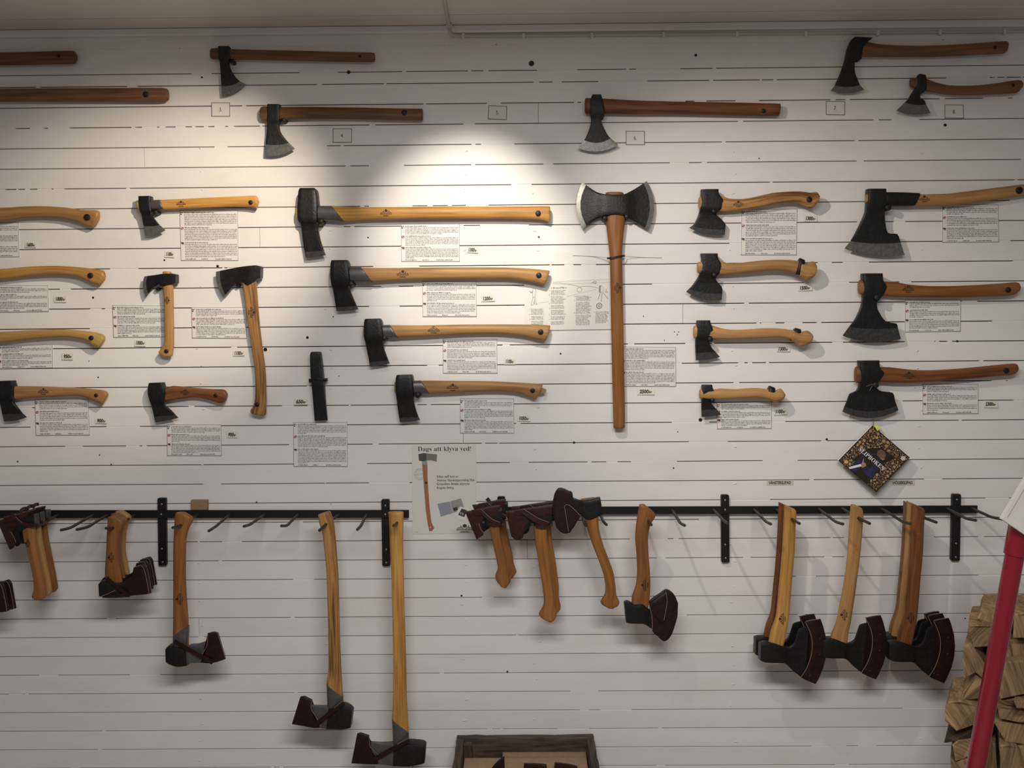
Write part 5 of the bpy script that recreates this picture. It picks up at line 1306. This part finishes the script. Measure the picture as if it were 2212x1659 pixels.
board('side_board', (cx1 - TH, yf + TH + 0.002, 0.002), (cx1, yb - TH - 0.002, cz - 0.002), 'y', cr, seed=4)
board('bottom_board', (cx0 + TH, yf + TH, 0.002), (cx1 - TH, yb - TH, 0.014), 'x', cr, seed=5)
board('corner_post', (cx0 + TH, yb - TH - 0.03, 0.014), (cx0 + TH + 0.028, yb - TH - 0.001, cz - 0.012), 'z', cr, seed=6)
zc_ = cz - 0.052
liner = thing('cardboard_insert', Vector(((cx0 + cx1) / 2, -0.2, 0.015)), 'brown cardboard lining lying inside the weathered crate', 'cardboard')
box('flap', (cx0 + TH + 0.004, yf + TH + 0.004, zc_ - 0.004), (cx1 - TH - 0.004, yb - TH - 0.034, zc_), 'cardboard', liner)
box('flap', (cx0 + TH + 0.13, yb - TH - 0.030, zc_ - 0.004), (cx1 - TH - 0.004, yb - TH - 0.004, zc_ + 0.004), 'cardboard', liner)
box('side_panel', (cx0 + TH + 0.004, yf + TH + 0.006, 0.016), (cx0 + TH + 0.008, yb - TH - 0.036, zc_ - 0.005), 'cardboard', liner)
box('side_panel', (cx1 - TH - 0.008, yf + TH + 0.006, 0.016), (cx1 - TH - 0.004, yb - TH - 0.036, zc_ - 0.005), 'cardboard', liner)
for lb, st in (('pointed dark leather sheath standing in the crate, left of two others', [(1089.5, 1634, 1091, 1700, 14), (1080, 1641, 1080, 1702, 14), (1070, 1650, 1068, 1703, 13), (1062, 1660, 1058, 1704, 9)]),
               ('flat-topped leather sheath in the middle of the crate', [(1132, 1649.5, 1128, 1705, 13), (1150, 1650, 1150, 1706, 14), (1170, 1651, 1172, 1706, 14), (1181, 1652, 1184, 1705, 10)]),
               ('leather sheath with sloping top at the right of the crate', [(1198, 1648, 1196, 1704, 14), (1215, 1649.5, 1215, 1705, 14), (1235, 1652.5, 1236, 1705, 13), (1247, 1655.5, 1249, 1704, 10)])):
    s_ = 0.15
    t = thing('leather_sheath', P((st[0][0] + st[-1][0]) / 2, 1703, s_), lb, 'sheath', 'spare sheaths in the crate')
    head('body', st, s_, 'leather', t, hard=True)
    ribbon('sheath_edge', [(st[0][0], st[0][1] + 1.5, s_ + 0.008), (st[1][0], st[1][1] + 1.5, s_ + 0.008), (st[2][0], st[2][1] + 1.5, s_ + 0.008)], 0.8, 0.6, 'leather_red', t)

# ------------------------------------------------------------------ firewood
LOGS = [
 ('rounded split log on top of the firewood pile, left of the red pole', [(2111, 1335), (2118, 1322), (2160, 1320), (2190, 1338), (2165, 1354), (2125, 1352)], 0.33, 'split_wood'),
 ('flat split log under the topmost firewood log', [(2091, 1351), (2112, 1350), (2160, 1352), (2150, 1392), (2137, 1396), (2103, 1398)], 0.35, 'split_wood'),
 ('tall pale firewood wedge standing left of the red pole', [(2082, 1394), (2098, 1391), (2123, 1426), (2130, 1436), (2121, 1464), (2106, 1452), (2082, 1465), (2079, 1426)], 0.36, 'split_wood'),
 ('triangular firewood piece left of the red pole', [(2108, 1457), (2123, 1472), (2120, 1508), (2075, 1513), (2080, 1495)], 0.35, 'split_wood'),
 ('broad pale block, leftmost of the firewood', [(2042, 1527), (2048, 1515), (2075, 1513), (2112, 1524), (2104, 1566), (2066, 1579), (2041, 1556)], 0.37, 'split_wood'),
 ('dark bark piece beneath the leftmost pale block', [(2039, 1604), (2048, 1595), (2080, 1580), (2108, 1572), (2100, 1594), (2060, 1601)], 0.35, 'bark'),
 ('narrow split log below the dark bark piece', [(2057, 1609), (2068, 1599), (2098, 1596), (2092, 1632), (2078, 1640), (2064, 1643)], 0.36, 'split_wood'),
 ('lowest split log at the left foot of the firewood pile', [(2053, 1634), (2064, 1645), (2092, 1638), (2100, 1700), (2056, 1705)], 0.36, 'split_wood'),
 ('wide split log at the right edge on top of the firewood', [(2191, 1326), (2240, 1318), (2290, 1335), (2285, 1372), (2235, 1378), (2188, 1378)], 0.36, 'split_wood'),
 ('shaded log second from the top at the right edge', [(2180, 1380), (2240, 1382), (2285, 1376), (2280, 1418), (2220, 1424), (2172, 1426)], 0.33, 'split_wood'),
 ('large smooth split log in the middle of the right edge', [(2170, 1429), (2235, 1424), (2285, 1420), (2285, 1486), (2210, 1500), (2160, 1510), (2156, 1470)], 0.37, 'split_wood'),
 ('flat slat of firewood under the large smooth log', [(2158, 1513), (2178, 1506), (2270, 1490), (2270, 1507), (2188, 1512), (2186, 1524), (2165, 1521)], 0.36, 'split_wood'),
 ('small square stick of firewood at the right edge', [(2190, 1515), (2196, 1529), (2270, 1530), (2270, 1512)], 0.40, 'split_wood'),
 ('curved split log under the small square stick', [(2154, 1526), (2166, 1525), (2198, 1533), (2270, 1538), (2270, 1562), (2200, 1560), (2160, 1552)], 0.36, 'split_wood'),
 ('dark-barked half log low at the right edge', [(2145, 1556), (2165, 1556), (2225, 1565), (2275, 1568), (2270, 1606), (2212, 1608), (2172, 1602)], 0.35, 'split_wood'),
 ('angular log at the bottom right of the pile', [(2158, 1610), (2176, 1606), (2196, 1611), (2212, 1655), (2215, 1700), (2170, 1702)], 0.37, 'split_wood'),
 ('pale log at the bottom right corner', [(2198, 1611), (2280, 1610), (2285, 1690), (2222, 1695)], 0.36, 'split_wood'),
 ('shaded log behind the lower red pole', [(2108, 1640), (2130, 1602), (2150, 1606), (2156, 1700), (2106, 1702)], 0.33, 'split_wood'),
 ('shaded log behind the middle of the red pole', [(2114, 1530), (2126, 1476), (2146, 1500), (2148, 1552), (2134, 1592), (2112, 1592)], 0.32, 'split_wood'),
 ('log hidden behind the upper part of the red pole', [(2134, 1402), (2158, 1398), (2164, 1424), (2150, 1466), (2130, 1466)], 0.32, 'split_wood'),
]
LD = Vector((0.52, 0.86, 0.0)).normalized()
for i, (lb, poly, s_, mt) in enumerate(LOGS):
    rr = random.Random(300 + i)
    front = [P(x, y_, s_ + rr.uniform(-0.012, 0.012)) for x, y_ in poly]
    n = len(front)
    c = sum(front, Vector()) / n
    inner = [c + (q - c) * 0.93 + NOUT * 0.004 for q in front]
    ln = 0.20
    mid = [q + LD * ln * 0.5 + Vector((rr.uniform(-.004, .004), 0, rr.uniform(-.004, .004))) for q in front]
    back = [q + LD * ln for q in front]
    rings = [inner, front, mid, back]
    verts = [v for r_ in rings for v in r_]
    an = rr.uniform(0.4, 2.7)
    g = [(v.z * math.sin(an) + v.x * math.cos(an) + v.y * 0.6, v.x * math.sin(an) - v.z * math.cos(an), v.y * 0.25) for v in verts]
    o = mk('split_log', verts, tube_faces(4, n)[:], mt, None, grain=g)
    tag(o, lb, 'firewood', 'split firewood stacked at the right')

# ------------------------------------------------------------------ red stand
SP = 0.62
pa, pb = P(2201, 1150, SP), P(2107, 1662, SP)
dirv = (pb - pa).normalized()
foot = pa + dirv * ((0.012 - pa.z) / dirv.z)
st_ = thing('sign_stand', foot, 'glossy red metal pole holding a white tilted board at the right edge', 'stand')
tube('pole', [pa - dirv * 0.10, pa + dirv * 0.05, pa + dirv * 0.3, foot], 0.0228, 'red_paint', st_, ring=24, sub=1)
tube('pole_collar', [pa - dirv * 0.10, pa + dirv * 0.052, pa + dirv * 0.060], 0.0268, 'red_paint', st_, ring=24, sub=1)
verts = []
for zz, k in ((0.0, 1.0), (0.008, 1.0), (0.014, 0.9)):
    for j in range(20):
        a = 2 * math.pi * j / 20
        verts.append(Vector((foot.x + 0.12 * k * math.cos(a), foot.y + 0.12 * k * math.sin(a), zz)))
mk('base_plate', verts, tube_faces(3, 20), 'red_paint', st_, smooth=True)
wb = [(2165, 1122), (2232, 1008), (2330, 1075), (2262, 1188)]
brd = slab('board', wb, SP + 0.028, SP + 0.042, 'white_board', st_, chamfer=0.003)
fr = Print(wb, SP + 0.042, (130, 118))
for a0, b0, a1, b1 in ((0, 0, 130, 6), (0, 112, 130, 118), (0, 0, 6, 118), (124, 0, 130, 118)):
    pass
slab('board_rim', [(2165, 1122), (2170.5, 1114), (2267, 1180), (2262, 1188)], SP + 0.042, SP + 0.047, 'white_board', brd)
slab('board_rim', [(2165, 1122), (2232, 1008), (2238, 1012), (2171, 1126)], SP + 0.0421, SP + 0.0465, 'white_board', brd)
